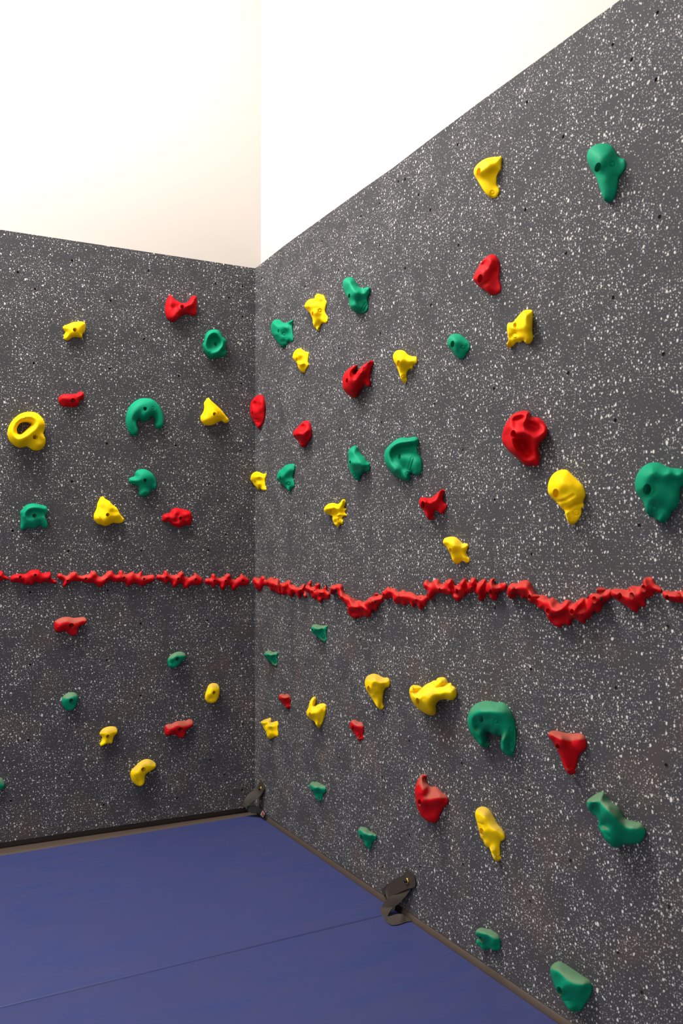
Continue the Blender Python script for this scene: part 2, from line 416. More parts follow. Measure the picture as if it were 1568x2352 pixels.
def strap(label, org, s, parts, grom):
    c = hit((org[0]+grom[0]/s, org[1]+grom[1]/s), 'R', grom[2]/100)[0]
    o0 = np.array([0, c[1], c[2]])
    root = empty('mat_strap', o0, label, 'strap', 'mat hold-down straps')
    for nm, rows, mt in parts: ribbon(nm, rows, org, s, root, o0, mt)
    v, f = lathe([(0.0052, -0.004), (0.0052, 0.0005), (0.006, 0.0022), (0.0075, 0.0028), (0.0092, 0.0022), (0.0098, 0.0005), (0.0098, -0.002)][::-1], c, 0)
    mesh_obj('grommet', np.array(v)-o0, f[:-1], BRASS, root, angle=math.radians(60))
    v, f = lathe([(0.0048, -0.006), (0.0048, 0.0075), (0.004, 0.0085), (0.0022, 0.0085), (0.0022, 0.005)], c, 0, 16)
    mesh_obj('bolt', np.array(v)-o0, f, STEEL, root, angle=math.radians(40))
    return root, o0
strap('brown webbing strap with brass grommet, looped at the seam of the two mats', (820, 1980), 7.84, [
    ('webbing', [(880, 100, .5, 1030, 245, .4), (850, 215, 1.0, 1045, 435, .6), (720, 285, 1.5, 900, 490, 1.3), (600, 365, 2.1, 740, 560, 2.0), (535, 450, 2.7, 625, 610, 2.5), (510, 540, 3.2, 575, 655, 2.9), (530, 650, 3.5, 555, 675, 3.2)], WEB),
    ('webbing', [(800, 490, .8, 990, 440, .5), (690, 570, 1.9, 940, 530, 1.0), (570, 650, 3.3, 855, 640, 1.8), (480, 745, 4.2, 745, 750, 2.6), (425, 850, 5.1, 645, 830, 3.3), (425, 940, 6.1, 580, 910, 4.8), (462, 1010, 6.9, 548, 985, 6.0), (528, 1078, 7.75, 538, 1070, 7.6)], WEB),
    ('webbing', [(548, 985, 6.1, 528, 1074, 7.7), (600, 978, 5.6, 585, 1122, 7.95), (700, 948, 3.9, 660, 1140, 7.25), (800, 940, 2.6, 780, 1118, 5.0), (880, 985, 1.6, 880, 1082, 2.75), (960, 1030, .8, 960, 1075, 1.35)], WEB),
    ('webbing', [(600, 365, .5, 610, 380, .5), (540, 400, .6, 560, 420, .6), (440, 500, .8, 500, 610, .8), (445, 520, .8, 510, 640, .8)], WEB),
], (893, 340, 1.25))
r1, o1 = strap('brown webbing strap with brass grommet, curled in the corner of the walls', (520, 1780), 9.8, [
    ('webbing', [(775, 105, .4, 780, 110, .4), (735, 190, .9, 852, 290, .5), (690, 275, 1.5, 820, 385, 1.0), (610, 345, 2.9, 770, 465, 1.7), (520, 415, 4.5, 690, 535, 2.9), (440, 500, 6.0, 590, 600, 4.3), (395, 580, 6.9, 520, 655, 5.3), (388, 655, 7.1, 478, 700, 6.0), (420, 720, 6.8, 462, 750, 6.2), (458, 775, 6.3, 462, 785, 6.2)], WEB),
    ('strap_tail', [(470, 715, 6.0, 470, 800, 5.9), (530, 690, 4.9, 530, 845, 5.0), (650, 680, 3.0, 620, 868, 3.5), (740, 745, 2.0, 720, 855, 2.3), (830, 810, 1.4, 790, 935, 1.6), (893, 855, .9, 860, 985, 1.2)], BLACK),
], (765, 305, 1.2))
def tag_patch(name, pts, col, lift):
    P = np.array([hit((520+x/9.8, 1780+y/9.8), 'R', (h+lift)/100)[0] for x, y, h in pts])-o1
    Q = P+np.array([0.0006, 0, -0.0004]); n = len(P)
    fs = [tuple(range(n)), tuple(range(n, 2*n))[::-1]] + [(i, i+n, (i+1) % n+n, (i+1) % n) for i in range(n)]
    return mesh_obj(name, np.concatenate([P, Q]), fs, plain(name, col, 0.6), r1, smooth=False)
tag_patch('tag_label', [(812, 800, 1.6), (866, 875, 1.35), (820, 952, 1.6), (762, 890, 1.9)], (0.45, 0.4, 0.36), 0.25)['label'] = 'small red and blue woven tag'
tag_patch('tag_label', [(814, 817, 1.6), (853, 875, 1.4), (818, 935, 1.6), (777, 888, 1.85)], (0.32, 0.055, 0.035), 0.35)
tag_patch('tag_label', [(822, 880, 1.6), (838, 893, 1.4), (820, 925, 1.6), (802, 905, 1.85)], (0.03, 0.03, 0.12), 0.42)

# ------------------------------------------------------------------ climbing holds
def smooth_outline(P, closed=True, per=2.2):
    P = np.asarray(P, float); n = len(P); out = []
    for i in range(n):
        p0, p1, p2, p3 = P[(i-1) % n], P[i], P[(i+1) % n], P[(i+2) % n]
        L = np.linalg.norm(p2-p1); k = max(1, int(round(L/per)))
        a = [max(np.linalg.norm(q-p)**0.5, 1e-3) for p, q in ((p0, p1), (p1, p2), (p2, p3))]
        m1 = ((p1-p0)/a[0]-(p2-p0)/(a[0]+a[1])+(p2-p1)/a[1])*a[1]
        m2 = ((p2-p1)/a[1]-(p3-p1)/(a[1]+a[2])+(p3-p2)/a[2])*a[1]
        for t in np.arange(k)/k:
            out.append((2*t**3-3*t*t+1)*p1+(t**3-2*t*t+t)*m1+(-2*t**3+3*t*t)*p2+(t**3-t*t)*m2)
    return np.array(out)
def inside(P, poly):
    P = np.atleast_2d(P); x, y = P[:, 0], P[:, 1]; c = np.zeros(len(P), bool); n = len(poly)
    for i in range(n):
        (x1, y1), (x2, y2) = poly[i], poly[(i+1) % n]
        if y1 == y2: continue
        m = ((y1 > y) != (y2 > y)) & (x < (x2-x1)*(y-y1)/(y2-y1)+x1); c ^= m
    return c
def seg_dist(P, poly, closed=True):
    P = np.atleast_2d(P); A = np.asarray(poly, float)
    B = np.roll(A, -1, 0) if closed else A[1:]; A = A if closed else A[:-1]
    best = np.full(len(P), 1e9)
    for a, b in zip(A, B):
        ab = b-a; t = np.clip(((P-a) @ ab)/max(ab @ ab, 1e-9), 0, 1)
        best = np.minimum(best, np.linalg.norm(P-(a+t[:, None]*ab), axis=1))
    return best
def tps(X, Y, lam=1e-4):
    s = np.ptp(X, axis=0).max(); m = X.mean(0); Xn = (X-m)/s
    def phi(A, B):
        r2 = ((A[:, None]-B[None])**2).sum(-1)+1e-12; return 0.5*r2*np.log(r2)
    n = len(X); K = phi(Xn, Xn)+np.diag(np.broadcast_to(lam, n)); Q = np.c_[np.ones(n), Xn]
    S = np.block([[K, Q], [Q.T, np.zeros((3, 3))]]); sol = np.linalg.lstsq(S, np.r_[Y, np.zeros(3)], rcond=None)[0]
    return lambda P: phi((np.atleast_2d(P)-m)/s, Xn) @ sol[:n] + np.c_[np.ones(len(np.atleast_2d(P))), (np.atleast_2d(P)-m)/s] @ sol[n:]

def bolt_mesh(c, wall, h, r, name, parent, o0):
    """socket-head bolt seated in the hold, head at distance h from the wall."""
    n = NORM[wall]; e1 = np.array([0, 1.0, 0]) if wall == 'R' else np.array([1.0, 0, 0]); e2 = np.array([0, 0, 1.0])
    K = 12; vs, fs = [], []
    for rr, d in ((r, h-0.004), (r, h-0.001), (r*0.85, h), (r*0.5, h), (r*0.46, h-0.003)):
        for k in range(K):
            a = 2*math.pi*k/K; vs.append(c+n*d+rr*(math.cos(a)*e1+math.sin(a)*e2))
    for j in range(4):
        for k in range(K): fs.append((j*K+k, j*K+(k+1) % K, (j+1)*K+(k+1) % K, (j+1)*K+k))
    fs.append(tuple(range(4*K, 5*K)))
    return mesh_obj(name, np.array(vs)-o0, fs, STEEL, parent, angle=math.radians(40))

FRAMES = {'Z1': (0, 640, 2.8), 'Z2': (0, 1040, 2.8), 'Z3': (0, 1440, 2.8), 'A': (540, 600, 3.5636), 'B': (540, 880, 3.5636),
          'C': (860, 680, 3.5636), 'D': (1060, 300, 3.5636), 'E': (880, 980, 3.5636), 'F': (1128, 920, 3.5636), 'G': (560, 1280, 3.92),
          'H': (940, 1290, 3.92), 'I': (1200, 1290, 4.261), 'J': (580, 1520, 3.5636), 'K': (920, 1520, 3.5636), 'L': (800, 1760, 3.5636),
          'M': (1060, 2000, 3.5636), 'N': (1180, 1640, 4.0412), 'Q': (360, 660, 8.711), 'RG': (0, 920, 13.067), 'T': (200, 1130, 15.68),
          'U': (1060, 570, 11.2), 'V': (1440, 1040, 12.25), 'W7': (0, 1290, 5.2267), 'W8': (280, 1290, 5.2267)}
FONT = None
def hold(label, colour, fr, outline, bolts=(), feats=(), H=None, hl=0.55, infl=None, emblem=None, logo=None, arc=None, cut=None, cut_h=2.0,
         grooves=(), lines=(), name='climbing_hold', group='climbing holds', cat='climbing hold', step=1.7, hole_at=None):
    ox, oy, s = FRAMES[fr]
    px = lambda q: np.array([ox+q[0]/s, oy+q[1]/s])
    raw = np.array([px(q) for q in outline])
    wall = 'L' if fr in ('Z1', 'Z2', 'Z3', 'Q', 'RG', 'T', 'W7', 'W8') else 'R'
    out = smooth_outline(raw)
    ar = 0.5*np.sum(out[:, 0]*np.roll(out[:, 1], -1)-np.roll(out[:, 0], -1)*out[:, 1])
    if ar < 0: out = out[::-1]
    cen = out.mean(0)
    P0 = hit(cen, wall)[0]; sh = proj(P0+NORM[wall]*0.01)[0]-cen      # pixels per cm of standing-out
    shl = np.linalg.norm(sh); sd = sh/shl
    bolts = [(px(b), b[2], (b[3] if len(b) > 3 else 0.75)) for b in bolts]
    if H is None:
        if wall == 'R':
            rgt = out[:, 0].max(); lb = bolts[0][0][0] if bolts else out[:, 0].min()+0.1*np.ptp(out[:, 0])
            H = float(np.clip(0.58*(rgt-lb)/shl, 2.2, 8.5))
        else: H = max([b[1] for b in bolts] or [3.0])
    unit = H if wall == 'R' else 1.0
    # outline: the side that turns away from the wall stands clear of it, the rest touches it
    tan = np.roll(out, -1, 0)-np.roll(out, 1, 0); nrm = np.c_[tan[:, 1], -tan[:, 0]]; nrm /= np.linalg.norm(nrm, axis=1, keepdims=True)+1e-9
    q = np.clip(nrm @ sd, 0, 1)
    for _ in range(6): q = 0.5*q+0.25*np.roll(q, 1)+0.25*np.roll(q, -1)
    hb = hl*H*np.clip(q*1.25-0.12, 0, 1)
    # a boundary point may not stand further out than the hold is wide behind it
    loops = [out]; hbs = [hb]
    if cut is not None:
        c = smooth_outline(np.array([px(v) for v in cut]))
        loops.append(c); hbs.append(np.full(len(c), cut_h))
    d_all = lambda P: np.min([seg_dist(P, l) for l in loops], axis=0)
    # interior lattice
    x0, y0 = out.min(0); x1, y1 = out.max(0)
    st = max(step, math.sqrt((x1-x0)*(y1-y0)/5200))
    gx, gy = np.meshgrid(np.arange(x0, x1, st), np.arange(y0, y1, st*0.92)); gx[1::2] += st/2
    grid = np.c_[gx.ravel(), gy.ravel()]
    grid = grid[inside(grid, out)]
    if cut is not None: grid = grid[~inside(grid, loops[1])]
    dg = d_all(grid); maxd = dg.max(); grid = grid[dg > 0.75]
    near = grid[d_all(grid) < 3]
    if infl is None: infl = 0.2*H if wall == 'R' else 0.36*H
    wd = 0.8*maxd
    bump = lambda P: infl*np.sqrt(np.clip(1-(1-np.minimum(d_all(P)/wd, 1))**2, 0, 1))
    X, Y = [], []
    for l, h_ in zip(loops, hbs):
        k = max(1, len(l)//46); X += list(l[::k]); Y += list(h_[::k])
    nb = len(X)+len(bolts)
    for b, hh, r in bolts: X.append(b); Y.append(hh*unit-float(bump(b)[0]))
    for f in feats:
        p = px(f)
        if inside(p, out)[0]: X.append(p); Y.append(f[2]*unit-float(bump(p)[0]))
    LAM = [2e-5]*nb+[1.5e-3]*(len(X)-nb)
    for ln in lines:                       # ridges and valleys given as running lines
        q_ = np.array([(*px(v), v[2]*unit) for v in ln]); q_ = crom(q_, 4)
        for v in q_:
            if inside(v[:2], out)[0]: X.append(v[:2]); Y.append(v[2]-float(bump(v[:2])[0]))
    base = tps(np.array(X), np.array(Y), np.array(LAM+[4e-4]*(len(X)-len(LAM))))
    marks = []
    if emblem: marks.append(('ring', px(emblem), emblem[2]/s))
    def height(P):
        P = np.atleast_2d(P); h = base(P)+bump(P)
        if arc:
            ca, ra, wa = px(arc[0]), arc[1]/s, arc[4]/s; v_ = P-ca; rr_ = np.linalg.norm(v_, axis=1)
            an = np.degrees(np.arctan2(v_[:, 1], v_[:, 0])); lo_, hi_ = min(arc[2], arc[3]), max(arc[2], arc[3])
            an = np.where(an < lo_-20, an+360, an); an = np.where(an > hi_+20, an-360, an)
            over = np.maximum(np.maximum(lo_-an, an-hi_), 0)/8
            h = h-0.09*np.exp(-((rr_-ra)/(wa*0.9))**4)*np.exp(-over**2)
        for m in marks:
            rho = np.linalg.norm(P-m[1], axis=1)
            h = h-0.15*np.exp(-((rho-m[2])/0.9)**2)-0.07*np.exp(-(rho/(m[2]*0.4))**2)
        for g in grooves:
            dd = seg_dist(P, np.array([px(v) for v in g[0]]), closed=False)
            h = h-g[2]*np.exp(-(dd/(g[1]/s))**2)
        if logo:
            A, B, rr = px(logo[0]), px(logo[1]), logo[2]/s
            dd = seg_dist(P, np.array([A, B]), closed=False)
            h = h-0.14*np.exp(-((dd-rr)/0.8)**2)
        return np.maximum(h, 0.02)
    extra = []
    for m in marks:
        for rr in (m[2]-1, m[2], m[2]+1):
            k = 16; a = np.arange(k)*2*math.pi/k; extra += list(m[1]+rr*np.c_[np.cos(a), np.sin(a)])
        extra.append(m[1])
    if logo:
        A, B, rr = px(logo[0]), px(logo[1]), logo[2]/s; ln_ = np.linalg.norm(B-A); e_ = (B-A)/ln_; f_ = np.array([-e_[1], e_[0]])
        for t in np.arange(-rr-1.5, ln_+rr+1.5, 0.9):
            for v in np.arange(-rr-1.5, rr+1.51, 0.75): extra.append(A+e_*t+f_*v)
    if arc:
        ca, ra, wa = px(arc[0]), arc[1]/s, arc[4]/s
        for a_ in np.linspace(arc[2], arc[3], 22):
            for v in np.arange(-wa, wa*1.01, 0.8): extra.append(ca+(ra+v)*np.array([math.cos(math.radians(a_)), math.sin(math.radians(a_))]))
    if extra:
        E_ = np.array(extra); E_ = E_[inside(E_, out)]; E_ = E_[d_all(E_) > 1.0]
        if len(E_):
            dm = np.min(np.linalg.norm(grid[:, None]-E_[None], axis=2), axis=1); grid = np.r_[grid[dm > 0.6], E_]
    # bolt recess: a true round bore along the wall's normal
    rims = []
    for b, hh, r in bolts:
        h0 = float(height(b)[0]); c3 = hit(b, wall, h0/100)[0]; K = 18
        e1 = np.array([0, 1.0, 0]) if wall == 'R' else np.array([1.0, 0, 0])
        ring3 = np.array([c3+r/100*(math.cos(2*math.pi*k/K)*e1+math.sin(2*math.pi*k/K)*np.array([0, 0, 1.0])) for k in range(K)])
        rp = proj(ring3)
        if not inside(rp, out).all() or d_all(rp).min() < 0.25:
            ok = False
            for f in (0.85, 0.7, 0.55, 0.42):
                rp2 = b+(rp-b)*f
                if inside(rp2, out).all() and d_all(rp2).min() > 0.25: rp = rp2; r = r*f; ok = True; break
            if not ok: continue
        rims.append((rp, h0, r, b))
        keep = ~inside(grid, rp) & (seg_dist(grid, rp) > 0.5); grid = grid[keep]
    pts = []; edges = []; tagv = []
    for li, l in enumerate(loops):
        k0 = len(pts); pts += [Vector(map(float, v)) for v in l]; tagv += [('o', li)]*len(l)
        edges += [(k0+i, k0+(i+1) % len(l)) for i in range(len(l))]
    for ri, (rp, _, _, _) in enumerate(rims):
        k0 = len(pts); pts += [Vector(map(float, v)) for v in rp]; tagv += [('b', ri)]*len(rp)
        edges += [(k0+i, k0+(i+1) % len(rp)) for i in range(len(rp))]
    pts += [Vector(map(float, v)) for v in grid]; tagv += [None]*len(grid)
    vo, eo, fo, ov, _, _ = delaunay_2d_cdt(pts, edges, [], 0, 1e-4)
    V2 = np.array([(v.x, v.y) for v in vo]); tri = [tuple(f) for f in fo]
    C = np.array([V2[list(t)].mean(0) for t in tri]); ok = inside(C, out)
    if cut is not None: ok &= ~inside(C, loops[1])
    for rp, _, _, _ in rims: ok &= ~inside(C, rp)
    tri = [t for t, k in zip(tri, ok) if k]
    hv = height(V2); kind = [None]*len(V2)
    for i, lst in enumerate(ov):
        for j in lst:
            if tagv[j]:
                kind[i] = tagv[j]
    hbi = [None]*len(loops)
    for i, k in enumerate(kind):
        if k and k[0] == 'o':
            l = loops[k[1]]; j = int(np.argmin(((l-V2[i])**2).sum(1))); hv[i] = max(hbs[k[1]][j], 0.0)
    V3 = hit(V2, wall, hv/100)
    ax = 0 if wall == 'R' else 1
    cnt = {}
    for t in tri:
        for i in range(3):
            a, b = t[i], t[(i+1) % 3]; key = (min(a, b), max(a, b)); cnt.setdefault(key, []).append((a, b))
    bore = lambda h0: (min(1.7, 0.5*h0) if wall == 'L' else min(2.6, (0.32 if name == 'rail_hold' else 0.5)*h0))
    rim_floor = [max(min(h0-bore(h0), float(height(rp).min())-0.55), 0.1) for rp, h0, r, b in rims]
    rim_e = [v[0] for v in cnt.values() if len(v) == 1]
    verts = list(V3); faces = list(tri); low = {}
    def foot(i):
        if i not in low:
            p = V3[i].copy()
            if kind[i] and kind[i][0] == 'b':
                rp, h0, r, b = rims[kind[i][1]]; p[ax] = -rim_floor[kind[i][1]]/100
            else: p[ax] = 0.0
            low[i] = len(verts); verts.append(p)
        return low[i]
    for a, b in rim_e: faces.append((b, a, foot(a), foot(b)))
    for ri, (rp, h0, r, b) in enumerate(rims):
        ids = [i for i, k in enumerate(kind) if k == ('b', ri) and i in low]
        if len(ids) > 2:
            c2 = V2[ids].mean(0); ids.sort(key=lambda i: math.atan2(V2[i][1]-c2[1], V2[i][0]-c2[0]))
            faces.append(tuple(low[i] for i in ids))
    verts = np.array(verts)
    used = sorted({i for f in faces for i in f}); remap = {u: k for k, u in enumerate(used)}
    verts = verts[used]; faces = [tuple(remap[i] for i in f) for f in faces]
    bc = bolts[0][0] if bolts else cen
    o0 = hit(bc, wall, (bolts[0][1]*unit if bolts else 0.5*H)/100)[0]; o0[ax] = 0.0
    root = empty(name, o0, label, cat, group)
    mesh_obj('body', verts-o0, faces, HM[colour], root, angle=math.radians(62))
    for (rp, h0, r, b), fl in zip(rims, rim_floor):
        c = hit(b, wall, h0/100)[0]; c[ax] = 0
        bolt_mesh(c, wall, (fl+0.28)/100, min(0.52, r*0.78)/100, 'bolt', root, o0)
    def letters(text, place):
        cu = bpy.data.curves.new('embossed_lettering', 'FONT'); cu.body = text; cu.size = 1.0; cu.extrude = 0.5
        cu.align_x = 'LEFT'; cu.resolution_u = 2
        tmp = bpy.data.objects.new('embossed_lettering', cu); COL.objects.link(tmp)
        dg_ = bpy.context.evaluated_depsgraph_get(); me = tmp.evaluated_get(dg_).to_mesh()
        tv = np.array([v.co[:] for v in me.vertices]); tf = [tuple(p.vertices) for p in me.polygons]
        tmp.evaluated_get(dg_).to_mesh_clear(); bpy.data.objects.remove(tmp); bpy.data.curves.remove(cu)
        tx = (tv[:, 0]-tv[:, 0].min())/np.ptp(tv[:, 0]); ty = (tv[:, 1]-0.35)/0.7
        P2 = place(tx, ty)
        hh = height(P2)+np.where(tv[:, 2] > 0, 0.07, -0.05)
        mesh_obj('embossed_lettering', hit(P2, wall, hh/100)-o0, tf, HM[colour], root, smooth=False)
    if logo:
        A, B = px(logo[0]), px(logo[1]); hgt = logo[2]/s*1.15
        L = np.linalg.norm(B-A); ex = (B-A)/L; ey = np.array([ex[1], -ex[0]])
        letters(logo[3], lambda tx, ty: A+np.outer(tx*L, ex)+np.outer(ty*hgt, ey))
    if arc:
        def on_arc(tx, ty):
            a_ = np.radians(arc[2]+(arc[3]-arc[2])*tx); sg = 1 if arc[3] > arc[2] else -1
            return px(arc[0])+np.c_[np.cos(a_), np.sin(a_)]*((arc[1]+sg*ty*arc[4]*1.3)/s)[:, None]
        letters('GROPERZ', on_arc)
    return root
# ---- left wall (heights in cm)
hold('small yellow hold high on the left wall, nearest the left edge', 'y', 'Z1', [(403,311),(416,302),(440,292),(470,280),(500,277),(530,277),(548,288),(549,320),(543,345),(530,357),(528,382),(505,378),(485,376),(465,380),(448,392),(430,399),(412,390),(410,365),(419,345),(408,328)],
     [(482,328,3.2,.85)], [(430,310,2.2),(530,300,2.4),(425,385,1.5),(520,370,1.6),(475,368,1.9)])
hold('red bow-tie hold near the top of the left wall', 'r', 'Q', [(268,142),(300,172),(340,222),(400,268),(470,303),(530,315),(595,308),(640,265),(680,205),(720,165),(760,162),(795,190),(803,230),(800,350),(795,450),(785,540),(760,575),(720,572),(680,555),(600,540),(540,548),(490,575),(430,625),(380,672),(330,690),(280,680),(220,640),(185,570),(165,470),(165,400),(180,310),(205,240),(240,170)],
     [(510,390,3.9,.85)], [(262,330,2.9),(285,440,3.2),(315,560,3.4),(320,640,2.6),(255,220,2.0),(745,220,3.4),(700,290,3.4),(620,340,3.3),(620,460,1.9),(740,500,1.5),(700,420,2.0),(540,480,2.9),(480,520,2.6),(400,600,2.9),(450,480,3.8),(200,430,1.5),(400,380,3.2),(330,420,2.7)], emblem=(740,280,28), arc=((510,390),92,222,128,24))
hold('round green donut hold beside the corner on the left wall', 'g', 'Q', [(1140,840),(1200,845),(1260,885),(1290,930),(1320,990),(1370,1030),(1398,1075),(1395,1120),(1380,1180),(1370,1230),(1395,1280),(1398,1330),(1370,1370),(1320,1400),(1240,1405),(1160,1425),(1090,1435),(1040,1410),(990,1350),(940,1270),(915,1190),(912,1140),(935,1095),(945,1040),(960,970),(1000,895),(1060,855)],
     [(1175,1133,2.3,.75)], [(1340,1330,1.7),(1335,1265,1.4),(1250,1360,1.9),(1110,1275,2.9)], H=4.0, emblem=(1070,1325,28), lines=[[(1140,893,3.5),(1215,930,3.7),(1270,1000,3.8),(1320,1080,3.8),(1318,1160,3.8),(1280,1230,3.8),(1210,1285,3.7),(1120,1320,3.4),(1040,1310,3.2),(985,1230,3.2),(968,1140,3.2),(980,1050,3.2),(1010,970,3.3),(1070,910,3.4),(1140,893,3.5)],[(1140,985,1.5),(1080,1030,1.4),(1045,1120,1.5),(1060,1210,1.9),(1120,1240,2.3),(1200,1210,2.1),(1250,1140,2.0),(1245,1060,1.7),(1200,1000,1.5),(1140,985,1.5)]])
hold('small red hold on the left wall above the yellow ring', 'r', 'Z1', [(375,775),(385,755),(410,743),(450,742),(490,740),(508,728),(525,727),(540,740),(540,765),(532,778),(515,785),(508,805),(495,820),(470,829),(440,823),(410,825),(390,808),(377,793)],
     [(470,783,2.8,.9)], [(400,780,2.2),(398,768,2.6),(520,755,2.4),(440,760,2.8),(502,770,1.7),(425,800,2.0)])
hold('big yellow ring hold with a through-hole at the left edge', 'y', 'RG', [(890,338),(1000,345),(1110,385),(1220,470),(1300,570),(1345,670),(1362,760),(1350,850),(1320,920),(1300,990),(1325,1060),(1360,1130),(1368,1220),(1345,1320),(1290,1420),(1200,1485),(1100,1503),(1000,1490),(920,1445),(850,1395),(800,1378),(700,1398),(600,1410),(500,1390),(400,1330),(310,1250),(250,1130),(225,1020),(230,900),(260,790),(310,690),(390,580),(480,490),(590,410),(700,365),(800,345)],
     [(1057,1100,3.6,.95)], [(1180,1330,3.0),(1250,1200,2.8),(900,1280,2.6),(800,1230,3.4),(1180,940,3.8),(560,1280,3.6)],
     lines=[[(360,870,4.3),(400,740,4.4),(480,620,4.4),(590,520,4.4),(720,450,4.4),(860,430,4.5),(1000,470,4.6),(1110,560,4.8),(1150,680,5.0),(1090,800,5.1),(960,900,5.2),(820,1000,5.2),(680,1090,5.2),(540,1130,5.0),(430,1090,4.7),(370,990,4.4),(360,870,4.3)]], H=5.0, cut=[(800,630),(880,640),(940,670),(970,705),(920,760),(840,830),(760,905),(690,970),(630,1005),(570,1005),(525,970),(508,900),(515,820),(550,740),(620,670),(700,640)], cut_h=2.6, emblem=(1240,1400,40), logo=((470,740),(735,520),36,'GROPERZ'), infl=1.2)
hold('green horseshoe hold open at the bottom on the left wall', 'g', 'Z1', [(935,768),(975,775),(1010,800),(1035,835),(1050,880),(1053,920),(1045,955),(1025,966),(1005,962),(994,945),(998,915),(985,888),(968,890),(955,908),(935,920),(910,918),(895,908),(882,915),(878,940),(887,970),(886,995),(870,1010),(850,1007),(830,990),(815,955),(808,910),(815,860),(835,820),(865,790),(900,772)],
     [(933,837,4.0,.8)], [(925,890,3.4),(905,860,3.7),(960,870,3.5),(880,890,2.6)], lines=[[(862,990,1.9),(850,950,2.6),(842,905,3.1),(850,860,3.4),(872,825,3.5),(900,805,3.5),(935,798,3.5),(970,802,3.4),(1000,830,3.2),(1020,870,2.9),(1027,910,2.5),(1025,945,1.9)]], emblem=(985,833,9))
hold('yellow three-cornered hold left of the corner, beside the red hold', 'y', 'Z1', [(1340,765),(1352,778),(1375,800),(1400,822),(1428,850),(1450,880),(1472,910),(1465,925),(1445,928),(1420,915),(1400,925),(1370,940),(1340,945),(1310,938),(1292,915),(1290,885),(1305,860),(1312,835),(1312,800),(1325,778)],
     [(1380,870,4.0,.8)], [(1340,800,2.4),(1310,910,2.2),(1440,905,1.6),(1350,860,3.3),(1420,865,2.9),(1405,905,2.2),(1340,880,3.0),(1325,850,2.2)], emblem=(1352,922,10), arc=((1380,870),25,-75,5,6))
hold('green three-lobed hold on the left wall, below the horseshoe', 'g', 'Z2', [(875,118),(900,106),(930,105),(960,118),(985,140),(1003,175),(1006,210),(995,238),(970,240),(962,260),(945,277),(920,283),(900,278),(892,260),(895,235),(885,215),(865,208),(840,198),(828,182),(830,165),(850,155),(866,150),(868,132)],
     [(933,177,3.7,.75)], [(850,180,2.0),(922,258,2.2),(990,200,2.2),(900,130,2.8),(950,135,3.1),(912,212,2.3),(962,218,2.3),(945,225,2.4),(890,180,3.2)], emblem=(857,184,7), arc=((933,177),24,165,70,6))
hold('green arched hold on the left wall near its left edge', 'g', 'Z2', [(130,380),(145,360),(170,335),(210,325),(250,330),(275,338),(298,345),(307,370),(302,395),(290,405),(298,430),(306,460),(300,485),(275,480),(262,468),(240,478),(225,488),(195,485),(165,488),(145,498),(133,490),(133,440),(132,405)],
     [(222,405,2.6,.8)], [(155,440,2.4),(200,450,2.6),(285,460,1.9),(255,395,2.2),(185,390,2.3)], lines=[[(150,410,2.9),(160,383,3.3),(180,360,3.6),(210,348,3.7),(245,350,3.5),(272,358,3.0),(290,370,2.5)],[(185,400,2.2),(195,383,2.3),(215,377,2.4),(245,380,2.3),(268,385,2.0)]], H=3.6, emblem=(270,432,8))
hold('yellow triangular hold in the middle of the left wall', 'y', 'T', [(560,157),(600,175),(640,235),(720,280),(800,330),(870,405),(930,470),(1020,530),(1090,600),(1130,670),(1170,760),(1240,860),(1320,950),(1338,1010),(1310,1070),(1220,1120),(1120,1130),(1000,1115),(920,1125),(820,1170),(740,1210),(640,1225),(560,1210),(480,1175),(400,1160),(320,1100),(260,1020),(235,930),(240,830),(275,730),(320,640),(350,540),(360,450),(390,370),(430,280),(480,195)],
     [(748,822,3.8,.8)], [(540,260,1.8),(530,400,2.6),(530,600,2.5),(900,570,3.2),(1050,850,2.9),(700,690,3.5),(400,850,3.0),(630,1100,2.8),(1000,990,2.0),(1200,1020,1.4),(900,900,3.0),(330,980,2.2),(560,850,3.2),(880,720,3.0),(1080,720,2.4),(800,1080,2.4)], emblem=(1000,1035,42), logo=((400,800),(625,1105),50,'GROPERZ'))
hold('small red lumpy hold on the left wall, right of the yellow triangle', 'r', 'Z2', [(1042,420),(1045,400),(1070,390),(1090,385),(1105,365),(1130,354),(1165,360),(1205,370),(1225,380),(1234,405),(1232,440),(1222,465),(1190,463),(1170,478),(1145,480),(1115,470),(1100,455),(1080,445),(1055,445),(1043,438)],
     [(1162,422,2.7,.8)], [(1075,412,2.0),(1130,385,2.7),(1100,405,1.8),(1085,425,1.6),(1200,395,2.9),(1208,440,2.4),(1130,440,1.7),(1150,462,2.3),(1120,420,2.7),(1180,455,1.7),(1120,455,2.0),(1145,400,2.2),(1190,420,2.2)])
hold('red foothold just under the red rail on the left wall', 'rd', 'Z2', [(348,1110),(352,1085),(375,1068),(410,1056),(440,1055),(475,1062),(510,1058),(540,1056),(555,1068),(557,1090),(540,1105),(515,1115),(500,1135),(495,1165),(475,1175),(450,1172),(432,1155),(415,1148),(380,1152),(355,1148)],
     [(460,1112,3.2,1.0)], [(370,1120,2.4),(430,1080,3.0),(530,1078,2.2),(470,1155,1.9),(410,1120,2.6)], emblem=(370,1123,11))
hold('small dusty green foothold on the left wall near the corner', 'gd', 'Z3', [(1077,215),(1085,195),(1110,172),(1140,160),(1170,160),(1190,172),(1195,190),(1185,210),(1165,225),(1150,245),(1125,262),(1105,266),(1085,258),(1080,240)],
     [(1140,206,2.9,.8)], [(1105,205,2.7),(1170,180,2.5),(1098,245,1.7),(1130,238,2.2),(1112,232,1.6),(1130,180,2.8)])
